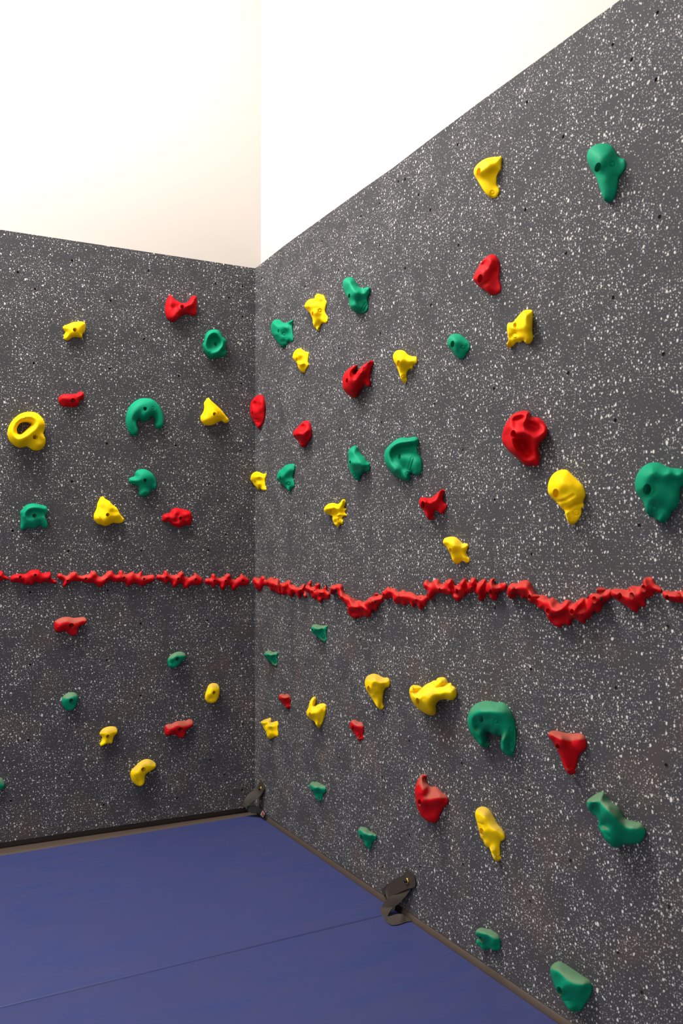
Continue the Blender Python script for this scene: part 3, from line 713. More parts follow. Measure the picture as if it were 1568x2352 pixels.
hold('small round green foothold low on the left wall', 'gd', 'Z3', [(396,480),(400,455),(420,432),(450,420),(480,422),(497,435),(499,455),(495,490),(480,520),(455,538),(430,535),(408,515)],
     [(458,475,3.1,.85)], [(430,460,2.9),(440,510,2.2),(475,440,2.4),(475,500,2.2)])
hold('yellow oval foothold on the left wall near the corner', 'yd', 'Z3', [(1318,440),(1330,400),(1345,370),(1370,361),(1395,365),(1410,385),(1412,415),(1405,450),(1390,478),(1365,490),(1335,485),(1320,468)],
     [(1377,423,2.9,.75)], [(1340,430,2.5),(1360,385,2.5),(1355,475,1.8),(1355,462,1.6),(1355,450,2.4)])
hold('small yellow foothold with a downward tip low on the left wall', 'yd', 'Z3', [(640,690),(655,660),(680,645),(715,639),(745,645),(756,665),(752,685),(735,700),(727,725),(720,747),(690,750),(665,762),(648,768),(641,755),(652,730),(655,708)],
     [(695,706,2.9,.85)], [(690,665,2.6),(735,665,2.2),(660,745,1.6),(705,735,2.0),(665,690,2.2)])
hold('red foothold low on the left wall, above the yellow bean hold', 'rd', 'Z3', [(1058,660),(1062,635),(1080,624),(1105,622),(1125,610),(1160,604),(1195,602),(1215,592),(1235,597),(1243,615),(1238,638),(1220,650),(1200,662),(1192,685),(1185,707),(1165,713),(1145,708),(1128,692),(1100,693),(1075,702),(1060,690)],
     [(1160,660,3.2,.95)], [(1080,665,2.4),(1140,628,3.0),(1225,620,2.0),(1165,698,1.7),(1110,660,2.5)], emblem=(1077,672,10))
hold('yellow bean-shaped foothold lowest on the left wall', 'yd', 'Z3', [(838,945),(845,920),(870,895),(895,870),(925,853),(955,850),(985,862),(1002,880),(1002,900),(985,918),(955,935),(935,955),(932,985),(925,1010),(905,1024),(880,1018),(855,1000),(842,972)],
     [(922,917,3.9,.9)], [(965,878,3.1),(870,940,3.5),(895,1000,2.3),(880,975,2.9),(945,905,3.4),(900,890,3.4)], emblem=(893,1012,7), logo=((862,945),(886,992),7,'GROPERZ'))
hold('green hold cut off by the left edge above the mat', 'gd', 'Z3', [(0,966),(18,980),(28,1000),(28,1025),(15,1043),(0,1050),(-30,1045),(-50,1010),(-35,975)], [(-12,1005,2.6,.8)], [])

# ---- right wall (heights as a share of how far the hold stands out)
hold('yellow hooked hold near the top right, its tip pointing down', 'y', 'D', [(325,214),(285,214),(240,218),(200,228),(160,250),(120,285),(102,315),(98,345),(108,375),(130,410),(155,455),(180,495),(205,525),(230,545),(258,554),(282,548),(302,520),(310,495),(305,470),(288,445),(286,410),(290,370),(305,340),(320,320),(325,270)],
     [(137,335,1,1.0)], [(220,265,.72),(290,260,.35),(290,318,.2),(225,318,.66),(230,350,.4),(275,345,.16),(260,420,.22),(200,430,.55),(260,500,.25),(180,380,.72),(180,300,.88)], emblem=(252,508,15))
hold('big green drop-shaped hold at the top right, long tip down', 'g', 'D', [(1090,118),(1130,107),(1190,107),(1230,130),(1262,175),(1285,215),(1330,235),(1342,262),(1335,310),(1310,355),(1285,390),(1277,450),(1262,520),(1240,570),(1210,590),(1180,585),(1155,545),(1135,490),(1115,430),(1095,375),(1060,320),(1032,260),(1024,215),(1032,170),(1055,140)],
     [(1113,300,.98,1.05)], [(1130,170,.85),(1200,190,.7),(1235,275,.5),(1290,275,.2),(1180,400,.66),(1205,520,.4),(1250,380,.26),(1075,220,.95),(1180,300,.75),(1260,330,.32)], emblem=(1235,274,20))
hold('green two-horned hold high on the right wall', 'g', 'A', [(880,180),(890,150),(915,133),(945,130),(970,145),(990,175),(1010,205),(1040,220),(1075,213),(1098,210),(1105,225),(1102,265),(1085,295),(1085,340),(1088,385),(1070,415),(1040,428),(1000,430),(975,415),(950,395),(935,365),(930,330),(910,290),(890,240),(880,205)],
     [(932,283,.85,.8)], [(903,215,.74),(915,245,.72),(940,165,.78),(970,230,.95),(975,290,.9),(955,365,.82),(1060,250,.34),(1010,330,.5),(985,405,.5),(1050,400,.14),(1010,240,.66),(1060,330,.2)], logo=((1042,402),(1066,352),11,'GROPERZ'))
hold('yellow spiky hold high on the right wall, left of the green horned hold', 'y', 'A', [(655,280),(675,264),(700,272),(725,280),(738,310),(749,340),(742,375),(738,415),(745,435),(760,465),(755,495),(740,508),(720,505),(705,515),(695,540),(675,570),(660,545),(645,540),(637,510),(630,465),(610,425),(585,400),(565,370),(575,345),(595,320),(620,307),(645,308)],
     [(632,428,.86,.85)], [(590,362,1.0),(640,350,.92),(690,300,.5),(665,320,.6),(655,385,.8),(720,330,.2),(725,480,.16),(680,470,.5),(665,530,.3),(700,410,.36),(700,450,.28),(650,310,.62)], emblem=(694,406,13))
hold('green ridged hold right of the corner, highest green near it', 'g', 'A', [(292,530),(305,495),(330,477),(360,478),(385,495),(405,505),(430,500),(455,485),(472,480),(476,500),(470,535),(473,580),(478,625),(475,655),(455,663),(437,660),(425,685),(410,692),(400,706),(375,695),(345,665),(320,630),(300,590),(291,555)],
     [(352,572,.84,.75)], [(315,515,.98),(345,530,.9),(390,545,.72),(450,515,.2),(400,525,.66),(430,590,.32),(370,640,.62),(425,650,.3),(395,680,.3),(325,600,.9),(385,590,.58),(440,550,.34),(405,655,.26)], emblem=(396,598,11))
hold('small yellow hold with a chin, right of the corner', 'y', 'A', [(480,745),(500,722),(525,712),(550,722),(575,740),(602,745),(600,785),(597,820),(603,850),(590,870),(578,890),(570,912),(550,912),(530,895),(515,870),(508,845),(490,820),(473,800),(470,775)],
     [(502,802,.86,.75)], [(505,745,.9),(545,765,.6),(518,838,.92),(548,835,.66),(565,860,.3),(545,880,.5),(565,810,.36),(590,770,.12),(530,815,.6)], emblem=(563,857,9))
hold('red double-finned hold in the middle of the right wall', 'r', 'A', [(993,850),(990,880),(975,905),(985,915),(1010,890),(1040,855),(1080,830),(1115,812),(1130,820),(1128,845),(1115,880),(1108,920),(1102,960),(1108,990),(1105,1025),(1085,1027),(1060,1010),(1035,1045),(1015,1075),(995,1110),(975,1120),(940,1105),(910,1080),(885,1045),(877,1000),(880,950),(895,915),(925,880),(960,860)],
     [(913,977,1,.85)], [(925,900,.95),(970,868,.7),(955,920,.66),(975,935,.5),(1000,935,.72),(1050,880,.5),(1105,835,.16),(950,1060,.75),(1040,970,.4),(1000,1060,.35),(960,980,.86),(1085,960,.14),(1075,920,.3)], emblem=(1022,890,14))
hold('yellow hold with a long lower tip in the middle of the right wall', 'y', 'A', [(1290,785),(1300,750),(1325,730),(1360,727),(1390,740),(1415,765),(1445,778),(1480,782),(1490,805),(1485,835),(1460,850),(1450,880),(1425,885),(1410,905),(1400,945),(1395,985),(1385,997),(1365,980),(1350,945),(1335,900),(1320,860),(1300,825)],
     [(1334,835,.98,1.0)], [(1320,765,.92),(1370,775,.8),(1420,805,.5),(1470,812,.2),(1385,845,.66),(1435,860,.2),(1365,910,.42),(1380,970,.2),(1395,880,.34),(1430,835,.42)], emblem=(1377,950,16))
hold('red heart-like hold on the right wall under the yellow hooked hold', 'r', 'U', [(780,160),(860,180),(910,240),(955,320),(978,430),(980,550),(968,660),(965,780),(985,880),(1012,980),(1015,1060),(980,1130),(920,1180),(830,1205),(740,1195),(650,1130),(560,1060),(460,995),(370,905),(310,830),(298,770),(320,690),(370,580),(430,470),(500,360),(590,260),(680,190)],
     [(468,780,.98,1.15)], [(710,300,.74),(690,420,.76),(665,490,.76),(560,520,.86),(460,580,.98),(560,440,.46),(480,490,.6),(610,350,.5),(640,270,.56),(860,350,.4),(850,600,.2),(720,640,.6),(750,950,.5),(880,1000,.25),(620,1020,.6),(600,860,.82),(800,800,.36)], grooves=[(((500,980),(700,850)),45,.25),(((690,1120),(780,1150)),30,.15)])
hold('yellow hood-shaped hold with a knobbly side, high on the right wall', 'y', 'C', [(1085,240),(1090,225),(1115,218),(1135,212),(1150,195),(1170,170),(1200,135),(1225,117),(1255,112),(1290,118),(1294,160),(1292,220),(1290,290),(1297,340),(1285,375),(1262,392),(1235,385),(1215,365),(1195,380),(1170,378),(1150,390),(1135,408),(1115,410),(1100,425),(1085,415),(1080,395),(1095,360),(1090,325),(1085,290),(1083,260)],
     [(1146,240,.6,.7)], [(1195,220,1.0),(1235,150,.9),(1185,270,.96),(1245,260,.9),(1240,350,.62),(1275,250,.55),(1275,340,.4),(1105,250,.72),(1120,300,.56),(1145,335,.5),(1105,385,.4),(1180,350,.35),(1162,300,.34),(1130,370,.3),(1110,335,.36),(1205,345,.5)], emblem=(1146,325,20))
hold('small green rounded hold on the right wall, left of the yellow hooded hold', 'g', 'C', [(595,375),(605,340),(630,315),(665,307),(700,315),(740,345),(770,375),(782,405),(775,440),(750,475),(735,505),(712,522),(690,512),(665,490),(645,465),(620,435),(598,405)],
     [(636,393,.98,.95)], [(650,340,.9),(700,365,.68),(740,410,.4),(695,475,.48),(660,440,.8),(762,405,.16),(700,425,.6)], emblem=(725,420,16))
hold('tall red hold right at the corner of the two walls', 'r', 'B', [(210,96),(228,105),(240,135),(248,180),(246,240),(240,290),(225,335),(195,375),(180,360),(160,325),(140,295),(122,250),(117,205),(125,165),(150,125),(180,102)],
     [(139,243,.86,.7)], [(170,165,.5),(178,140,.52),(160,190,.6),(198,150,.72),(195,200,.7),(155,220,.9),(135,190,.84),(150,135,.8),(200,250,.55),(195,320,.35),(170,290,.66)], emblem=(172,332,14), grooves=[(((140,292),(175,300)),8,.2)])
hold('red snout-like hold right of the corner, below the small yellow hold', 'r', 'B', [(585,307),(605,315),(618,345),(627,385),(626,430),(610,465),(588,495),(570,525),(550,525),(535,510),(520,480),(500,460),(480,440),(473,415),(480,390),(500,370),(520,350),(545,325),(565,311)],
     [(483,430,.84,.62)], [(508,385,.95),(540,408,.95),(575,395,.72),(590,350,.42),(555,350,.42),(535,372,.56),(560,445,.7),(545,495,.42),(605,420,.25),(550,325,.56)])
hold('green three-pointed hold on the right wall beside the big green shell', 'g', 'B', [(925,560),(945,530),(985,510),(1000,525),(1010,550),(1030,580),(1060,610),(1080,640),(1100,655),(1105,680),(1100,715),(1075,725),(1060,725),(1040,745),(1022,770),(1018,798),(995,795),(970,775),(950,740),(935,705),(925,670),(927,610)],
     [(939,648,.94,.68)], [(960,560,.8),(990,535,.4),(975,620,.86),(1020,650,.86),(1055,670,.6),(1090,690,.18),(1000,705,.62),(1040,725,.35),(990,760,.4),(960,700,.78),(1010,600,.6)], emblem=(975,757,13))
hold('small green hold right of the corner, beside the small yellow one at its edge', 'g', 'B', [(345,745),(355,720),(385,700),(400,680),(430,665),(475,660),(488,670),(488,710),(480,740),(475,770),(483,800),(485,845),(465,862),(450,890),(435,880),(415,855),(385,835),(360,810),(338,785),(338,770)],
     [(367,773,.96,.68)], [(400,720,.8),(440,692,.55),(380,745,.95),(430,770,.5),(455,830,.26),(415,815,.6),(450,865,.16),(470,690,.22),(460,740,.3)], emblem=(437,824,13))
hold('small yellow fin hold right at the corner of the walls', 'y', 'B', [(120,785),(130,755),(155,730),(180,724),(205,732),(230,742),(255,738),(255,760),(247,800),(250,845),(255,875),(240,882),(215,872),(203,862),(190,874),(178,862),(160,840),(140,815),(122,800)],
     [(162,805,.8,.62)], [(150,755,.96),(200,755,.7),(240,757,.2),(188,825,.7),(235,850,.2),(210,845,.36),(195,790,.6),(185,865,.5)])
hold('big green shell-like hold in the middle of the right wall', 'g', 'B', [(1270,500),(1310,465),(1360,445),(1420,447),(1450,440),(1480,440),(1497,455),(1500,490),(1490,530),(1495,565),(1515,600),(1530,650),(1530,700),(1515,745),(1495,757),(1465,748),(1440,735),(1435,770),(1425,803),(1390,800),(1340,780),(1290,745),(1250,700),(1225,645),(1217,590),(1230,545)],
     [(1342,603,.72,.9)], [(1390,590,.6),(1480,640,.42),(1505,700,.22),(1440,590,.46),(1455,700,.45),(1385,700,.42),(1425,738,.3),(1350,670,.62),(1360,740,.56),(1400,780,.42)], lines=[[(1300,725,.84),(1262,675,.94),(1243,620,.98),(1248,565,.99),(1275,515,.97),(1320,482,.92),(1380,468,.8),(1440,466,.58),(1480,465,.32)],[(1300,640,.74),(1288,590,.72),(1300,555,.68),(1340,528,.6),(1400,518,.44),(1470,512,.2)]], emblem=(1410,745,16), logo=((1424,705),(1448,615),11,'GROPERZ'))
hold('yellow ribbed hold on the right wall, midway above the red rail', 'y', 'B', [(725,1030),(740,1005),(770,985),(810,982),(840,990),(860,975),(875,955),(890,950),(903,965),(898,1000),(893,1020),(910,1030),(900,1055),(913,1085),(890,1090),(878,1100),(887,1130),(880,1155),(860,1155),(850,1176),(825,1170),(810,1150),(795,1115),(795,1090),(780,1085),(750,1070),(728,1050)],
     [(780,1045,.8,.75)], [(750,1020,1.),(800,1008,.9),(855,1000,.55),(890,970,.16),(835,1030,.58),(870,1035,.36),(820,1062,.4),(840,1080,.55),(885,1042,.2),(885,1080,.16),(850,1100,.36),(815,1140,.42),(845,1140,.34),(870,1125,.22),(870,1062,.2),(810,1105,.6)], grooves=[(((800,1075),(870,1050)),9,.25),(((808,1095),(870,1090)),8,.2)], emblem=(858,1120,12))
hold('red three-armed hold on the right wall, just above the red rail', 'r', 'E', [(470,520),(483,512),(495,525),(495,555),(488,590),(495,610),(515,630),(522,650),(512,675),(497,695),(487,715),(470,712),(450,695),(432,685),(418,700),(405,730),(385,765),(370,760),(350,730),(330,690),(305,660),(292,625),(297,595),(315,578),(345,580),(380,585),(410,570),(440,545)],
     [(323,637,.98,1.05)], [(340,598,.95),(400,605,.75),(450,570,.5),(483,535,.14),(430,640,.55),(500,650,.15),(470,690,.25),(370,710,.45),(360,660,.72),(415,672,.3),(470,610,.3)], emblem=(432,660,16))
hold('yellow hold on the right wall closest above the red rail', 'ym', 'E', [(488,940),(500,915),(530,903),(570,900),(600,910),(630,935),(650,955),(680,955),(697,970),(690,995),(680,1020),(685,1050),(705,1075),(707,1100),(690,1115),(665,1108),(645,1100),(630,1110),(610,1125),(590,1120),(570,1100),(555,1060),(535,1020),(510,980),(492,960)],
     [(546,1010,.86,1.05)], [(520,935,1),(580,940,.86),(620,980,.7),(680,975,.2),(600,1030,.62),(660,1070,.4),(690,1095,.12),(600,1095,.32),(640,1020,.5),(630,1080,.3)])
hold('big red hold full of hollows on the right wall', 'r', 'F', [(235,88),(270,83),(310,92),(325,125),(345,137),(385,140),(420,165),(450,205),(462,245),(452,285),(425,315),(400,345),(387,375),(385,410),(395,455),(393,500),(378,535),(330,535),(300,538),(265,520),(235,490),(195,460),(160,430),(120,385),(95,345),(87,300),(98,240),(110,205),(140,155),(180,110)],
     [(178,275,.98,1.05)], [(260,495,.52),(350,500,.3),(130,215,.88),(340,145,.5),(170,180,.84),(215,212,.76),(440,225,.26),(320,520,.3)], infl=0.45, lines=[[(300,100,.66),(265,150,.84),(252,195,.93),(285,248,.88),(340,283,.72),(400,288,.5),(448,262,.26)],[(172,240,.96),(155,310,1.0),(160,380,.94),(190,435,.76),(250,480,.56)],[(200,262,.97),(245,272,.92),(300,278,.86)],[(212,330,.6),(238,400,.44),(290,450,.34)],[(265,310,.52),(305,360,.38),(325,430,.28)],[(305,185,.48),(345,212,.36),(395,235,.26)],[(118,285,.66),(122,335,.66),(140,390,.62)],[(185,152,.56),(225,140,.5),(258,142,.56)],[(400,305,.46),(372,350,.44),(362,420,.38),(375,485,.24)],[(150,150,.66),(200,112,.62),(250,100,.6)]])
hold('yellow bulb-shaped hold with a grooved neck at the right', 'y', 'F', [(530,583),(580,565),(620,570),(655,600),(700,645),(740,685),(765,735),(770,780),(752,830),(755,865),(740,885),(738,925),(720,965),(695,995),(660,1015),(635,1005),(615,965),(605,930),(600,905),(570,880),(548,850),(530,830),(490,795),(465,755),(462,700),(475,650),(498,610)],
     [(525,757,.95,1.05)], [(520,660,.95),(580,630,.88),(650,690,.75),(720,740,.4),(600,760,.84),(560,815,.82),(640,845,.66),(700,800,.52),(700,910,.26),(650,970,.3),(635,930,.4),(720,850,.2)], emblem=(695,917,25), grooves=[(((535,832),(600,818),(670,778)),12,.4),(((600,905),(640,885),(690,855),(755,850)),13,.45)])
hold('big green hold cut off by the right edge', 'g', 'V', [(640,285),(760,265),(880,280),(1000,330),(1130,390),(1280,430),(1480,445),(1600,490),(1680,580),(1690,700),(1640,820),(1560,920),(1500,1000),(1475,1120),(1475,1250),(1460,1380),(1400,1530),(1310,1630),(1240,1680),(1190,1800),(1110,1910),(1010,1985),(930,1960),(850,1890),(740,1830),(650,1810),(570,1730),(510,1600),(470,1430),(400,1330),(300,1190),(235,1060),(215,900),(230,740),(290,580),(400,430),(510,340)],
     [(555,1030,.95,1.15)], [(400,600,.9),(700,420,.85),(400,1000,.97),(800,800,.84),(1000,1000,.66),(1100,1300,.5),(1400,1200,.25),(1300,760,.4),(1200,480,.52),(1500,560,.4),(1500,800,.25),(650,1330,.8),(850,1400,.62),(1250,1450,.34),(700,1600,.56),(900,1780,.42),(1080,1750,.3),(560,1640,.56),(630,1680,.4),(760,1500,.5),(1000,1560,.38),(1180,1600,.26)], emblem=(770,1585,72), arc=((555,1030),205,118,-25,55))
# ---- right wall below the red rail
hold('small dusty green foothold just under the red rail on the right wall', 'gd', 'G', [(605,650),(610,620),(630,605),(655,602),(680,610),(710,615),(747,614),(750,630),(742,665),(743,710),(745,745),(728,762),(710,755),(685,738),(655,715),(625,690),(607,665)],
     [(615,655,.86,.6)], [(635,625,.95),(690,640,.66),(735,630,.16),(680,690,.5),(720,740,.12),(645,670,.86),(700,660,.42)], emblem=(715,714,15))
hold('small dusty green foothold nearest the corner, under the red rail', 'gd', 'G', [(183,880),(190,855),(210,842),(235,838),(255,850),(285,852),(305,850),(306,870),(300,900),(303,930),(300,965),(292,980),(270,970),(245,950),(215,930),(200,910)],
     [(193,888,.86,.5)], [(215,862,.95),(260,872,.66),(295,862,.16),(240,920,.6),(280,960,.12),(215,895,.86),(270,895,.4)], emblem=(278,938,13))
hold('tiny dusty red foothold near the corner on the right wall', 'rd', 'J', [(213,285),(225,265),(245,260),(265,268),(285,263),(305,280),(313,305),(308,340),(316,372),(303,375),(290,387),(278,378),(262,358),(240,335),(220,315),(213,300)],
     [(223,308,.86,.55)], [(240,280,.92),(285,285,.5),(265,320,.7),(290,350,.25),(305,300,.15),(262,278,.6)])
hold('yellow hold with an upright spike low on the right wall', 'ym', 'J', [(455,375),(465,335),(480,305),(500,286),(517,300),(517,330),(515,358),(545,345),(580,340),(598,350),(602,390),(595,430),(580,480),(560,520),(545,538),(525,528),(505,490),(480,475),(455,455),(440,425),(443,400)],
     [(468,432,.96,.8)], [(480,350,.72),(500,310,.42),(475,390,.9),(500,400,.86),(550,370,.52),(590,375,.14),(520,460,.6),(550,500,.16),(510,375,.5),(560,430,.4)])
hold('small yellow folded foothold beside the corner, above the mat', 'yd', 'J', [(65,495),(85,478),(120,465),(148,458),(153,475),(155,495),(180,488),(205,485),(210,510),(207,550),(210,590),(205,612),(180,615),(160,628),(140,632),(120,615),(112,585),(95,550),(80,520)],
     [(112,565,.66,.4)], [(82,498,.95),(120,485,.66),(140,525,.8),(112,512,.62),(180,510,.3),(140,580,.6),(185,570,.2),(145,612,.42),(195,500,.14),(150,548,.5)])
hold('small dusty red foothold with a black bolt low on the right wall', 'rd', 'J', [(795,515),(800,490),(820,475),(845,478),(865,490),(890,495),(908,520),(911,555),(905,590),(905,635),(890,640),(875,650),(862,640),(850,610),(830,580),(810,560),(797,538)],
     [(819,543,.86,.8)], [(825,500,.92),(850,530,.84),(885,530,.42),(860,580,.52),(885,615,.16)], emblem=(872,612,11))
hold('yellow comma-shaped foothold low on the right wall', 'yd', 'J', [(920,150),(935,120),(965,102),(1000,98),(1035,110),(1070,128),(1105,130),(1120,145),(1124,180),(1115,205),(1090,215),(1075,240),(1068,280),(1065,330),(1072,375),(1058,392),(1040,390),(1015,365),(990,325),(960,280),(935,240),(920,200)],
     [(948,222,.96,1.0)], [(950,150,.95),(1000,130,.78),(1000,200,.82),(1060,165,.55),(1110,170,.17),(1020,270,.52),(1050,365,.16),(980,275,.76),(1050,240,.34)], grooves=[(((945,258),(975,262)),9,.12)])
hold('big yellow snail-like hold on the right wall below the red rail', 'ym', 'K', [(70,245),(75,215),(90,195),(110,192),(122,205),(127,235),(135,247),(170,215),(215,180),(250,165),(268,153),(285,155),(300,135),(330,126),(360,130),(380,155),(390,175),(410,172),(420,192),(445,210),(457,245),(455,280),(440,305),(420,315),(370,308),(320,315),(295,340),(285,370),(290,405),(280,430),(260,440),(220,432),(170,405),(125,370),(95,330),(78,285)],
     [(137,322,.95,.95)], [(95,230,.82),(110,280,.95),(143,262,.74),(180,300,.92),(240,260,.78),(290,190,.5),(330,150,.42),(300,230,.52),(340,185,.36),(420,230,.32),(390,270,.4),(330,280,.5),(200,380,.72),(260,400,.5),(260,320,.66)], grooves=[(((260,185),(280,215),(330,200),(400,180)),10,.35),(((290,170),(320,155),(345,160)),8,.2)])
hold('big green horseshoe hold open at the bottom on the right wall', 'gm', 'K', [(580,375),(620,340),(680,322),(740,323),(790,332),(830,330),(865,350),(900,395),(925,460),(942,530),(945,610),(940,680),(925,740),(910,773),(880,768),(845,745),(822,715),(818,660),(825,610),(818,600),(790,605),(750,590),(720,573),(708,580),(708,630),(705,680),(690,703),(665,695),(630,660),(595,620),(565,570),(548,520),(548,460),(560,410)],
     [(657,467,.96,.9)], [(720,470,.86),(740,370,.8),(660,650,.5),(780,560,.55),(690,530,.76),(615,480,.82),(625,540,.56),(670,590,.45),(815,500,.6)], lines=[[(665,660,.46),(620,600,.68),(588,540,.82),(572,470,.95),(590,410,.97),(640,370,.92)],[(800,370,.62),(850,400,.52),(885,470,.4),(890,560,.34),(885,650,.27),(895,720,.18)]], emblem=(778,493,17), logo=((906,560),(906,685),18,'GROPERZ'))
hold('dusty red wedge hold with a long lower tip low on the right wall', 'rd', 'N', [(318,195),(330,165),(370,153),(420,160),(480,175),(545,182),(600,177),(640,190),(665,225),(672,270),(665,320),(640,350),(605,385),(590,430),(575,490),(555,545),(535,565),(505,555),(480,520),(455,470),(430,400),(400,340),(365,270),(330,225)],
     [(403,302,.9,.95)], [(355,188,1.),(440,200,.86),(480,290,.82),(545,260,.46),(600,230,.4),(655,270,.16),(610,335,.28),(500,400,.56),(520,500,.32),(450,380,.72),(560,350,.34)])
hold('dusty red peaked hold low on the right wall, left of the yellow tongue', 'rd', 'L', [(600,65),(617,75),(630,105),(650,145),(680,167),(710,165),(740,185),(770,215),(800,235),(817,270),(812,310),(785,335),(765,365),(748,400),(735,440),(715,465),(690,463),(650,450),(610,420),(580,380),(560,330),(548,270),(543,190),(555,140),(580,90)],
     [(582,297,.94,.95)], [(580,150,.84),(602,85,.62),(565,220,.94),(630,240,.82),(645,160,.5),(680,215,.42),(750,235,.42),(700,265,.66),(800,275,.14),(650,340,.6),(700,420,.32),(620,400,.55),(740,330,.3),(760,275,.42),(690,350,.4)])
hold('yellow tongue-like foothold with a dusty top, low on the right wall', 'yd', 'L', [(1045,355),(1070,335),(1105,330),(1145,348),(1170,380),(1195,425),(1220,470),(1245,500),(1270,535),(1282,570),(1275,600),(1250,615),(1240,650),(1242,700),(1235,750),(1220,778),(1200,772),(1180,740),(1165,700),(1150,665),(1125,660),(1112,630),(1100,605),(1085,590),(1072,545),(1058,490),(1045,440),(1036,395)],
     [(1089,537,.84,1.0)], [(1070,380,.95),(1120,400,.86),(1075,450,.92),(1150,470,.76),(1205,520,.55),(1262,572,.2),(1130,560,.76),(1180,620,.45),(1210,720,.25),(1110,500,.88),(1095,590,.6),(1215,610,.3)], grooves=[(((1060,462),(1100,478)),8,.2)])
hold('small dusty green foothold just above the mat, mid right wall', 'gd', 'L', [(78,535),(85,510),(105,495),(135,500),(155,508),(175,530),(205,545),(228,560),(233,585),(225,605),(205,615),(193,630),(187,660),(175,677),(160,668),(140,650),(122,610),(100,595),(85,565)],
     [(103,575,.86,.65)], [(105,520,.9),(150,545,.78),(205,580,.34),(150,610,.52),(172,650,.2),(190,555,.5)])
hold('small dusty green foothold low on the right wall, near the corner strap', 'gd', 'J', [(463,1020),(470,995),(490,982),(520,985),(545,990),(565,1005),(590,1015),(602,1040),(597,1070),(580,1085),(575,1105),(565,1135),(553,1145),(535,1130),(515,1105),(497,1075),(477,1050)],
     [(488,1053,.86,.6)], [(490,1005,.9),(530,1020,.78),(585,1040,.26),(535,1080,.46),(550,1120,.2)])
hold('big green elbow-shaped hold with a dusty arm at the lower right', 'gd', 'N', [(680,800),(710,775),(765,740),(800,725),(830,722),(850,745),(870,780),(895,810),(940,840),(980,880),(1000,920),(1025,965),(1070,985),(1130,1000),(1180,1012),(1210,1050),(1222,1090),(1205,1150),(1180,1185),(1130,1203),(1060,1210),(1010,1215),(970,1238),(930,1238),(885,1210),(845,1170),(810,1110),(785,1050),(780,990),(765,955),(720,920),(685,880),(675,835)],
     [], [(715,800,.88),(800,815,.86),(825,745,.56),(880,850,.82),(960,950,.72),(860,990,.78),(930,1090,.62),(1100,1050,.44),(1185,1090,.2),(1100,1150,.28),(950,1190,.4),(830,1080,.72),(700,860,.74),(740,870,.56),(840,1030,.56),(1000,1000,.56),(1020,1130,.36)], grooves=[(((800,1040),(880,1140)),14,.2),(((825,1025),(875,1060)),9,.12)])
hold('small dusty green foothold above the edging strip at the bottom', 'gd', 'M', [(112,505),(125,480),(155,466),(185,470),(205,475),(235,480),(270,500),(300,525),(317,560),(320,600),(312,640),(295,655),(265,655),(235,640),(215,640),(195,652),(165,638),(140,615),(120,595),(120,570),(135,545),(120,530)],
     [(156,565,.7,.85)], [(135,500,.92),(190,500,.88),(235,550,.78),(290,565,.4),(235,600,.6),(280,625,.28),(185,620,.36),(207,590,.4),(150,600,.58)])
hold('big dusty green wedge hold at the bottom right', 'gd', 'M', [(725,800),(745,765),(790,742),(830,755),(880,785),(940,825),(1000,865),(1045,895),(1065,930),(1068,975),(1050,1030),(1020,1080),(990,1130),(960,1150),(920,1157),(890,1145),(860,1115),(825,1060),(790,1010),(760,950),(740,890),(725,840)],
     [(801,985,.86,.95)], [(755,815,.92),(795,775,.6),(830,895,.96),(920,935,.82),(1000,945,.55),(1010,890,.3),(850,1000,.76),(900,1080,.46),(950,1040,.45),(1040,985,.16),(890,830,.5)], grooves=[(((830,1065),(885,1065)),8,.15)])
# ---- red marker rail running round both walls
RG = dict(group='red rail holds', name='rail_hold', cat='rail hold')
hold('red rail piece cut off by the left edge', 'r', 'W7', [(-160,170),(-100,120),(0,110),(25,115),(42,140),(45,160),(75,175),(105,200),(108,212),(90,220),(40,215),(20,235),(0,238),(-100,240)], [(2,187,2.2,.55)], [(60,195,1.1)], **RG)
hold('smooth red rail piece with a tall hump, at the left end', 'r', 'W7', [(120,205),(135,175),(165,155),(220,147),(290,150),(330,135),(360,108),(400,98),(440,97),(475,110),(495,135),(540,135),(575,125),(605,127),(613,150),(612,185),(645,215),(678,235),(675,252),(650,262),(620,258),(585,245),(550,240),(520,245),(485,262),(455,255),(420,248),(400,262),(385,280),(355,275),(330,265),(320,280),(300,278),(275,255),(240,258),(200,245),(150,248),(130,232)],
     [(243,185,2.2,.55),(425,162,2.8,.55),(593,206,2.0,.55)], [(180,190,1.9),(370,150,2.6),(345,210,1.9),(300,205,1.6),(375,240,1.9),(470,150,2.5),(530,190,1.7),(480,220,2.2),(310,255,1.5)], **RG)
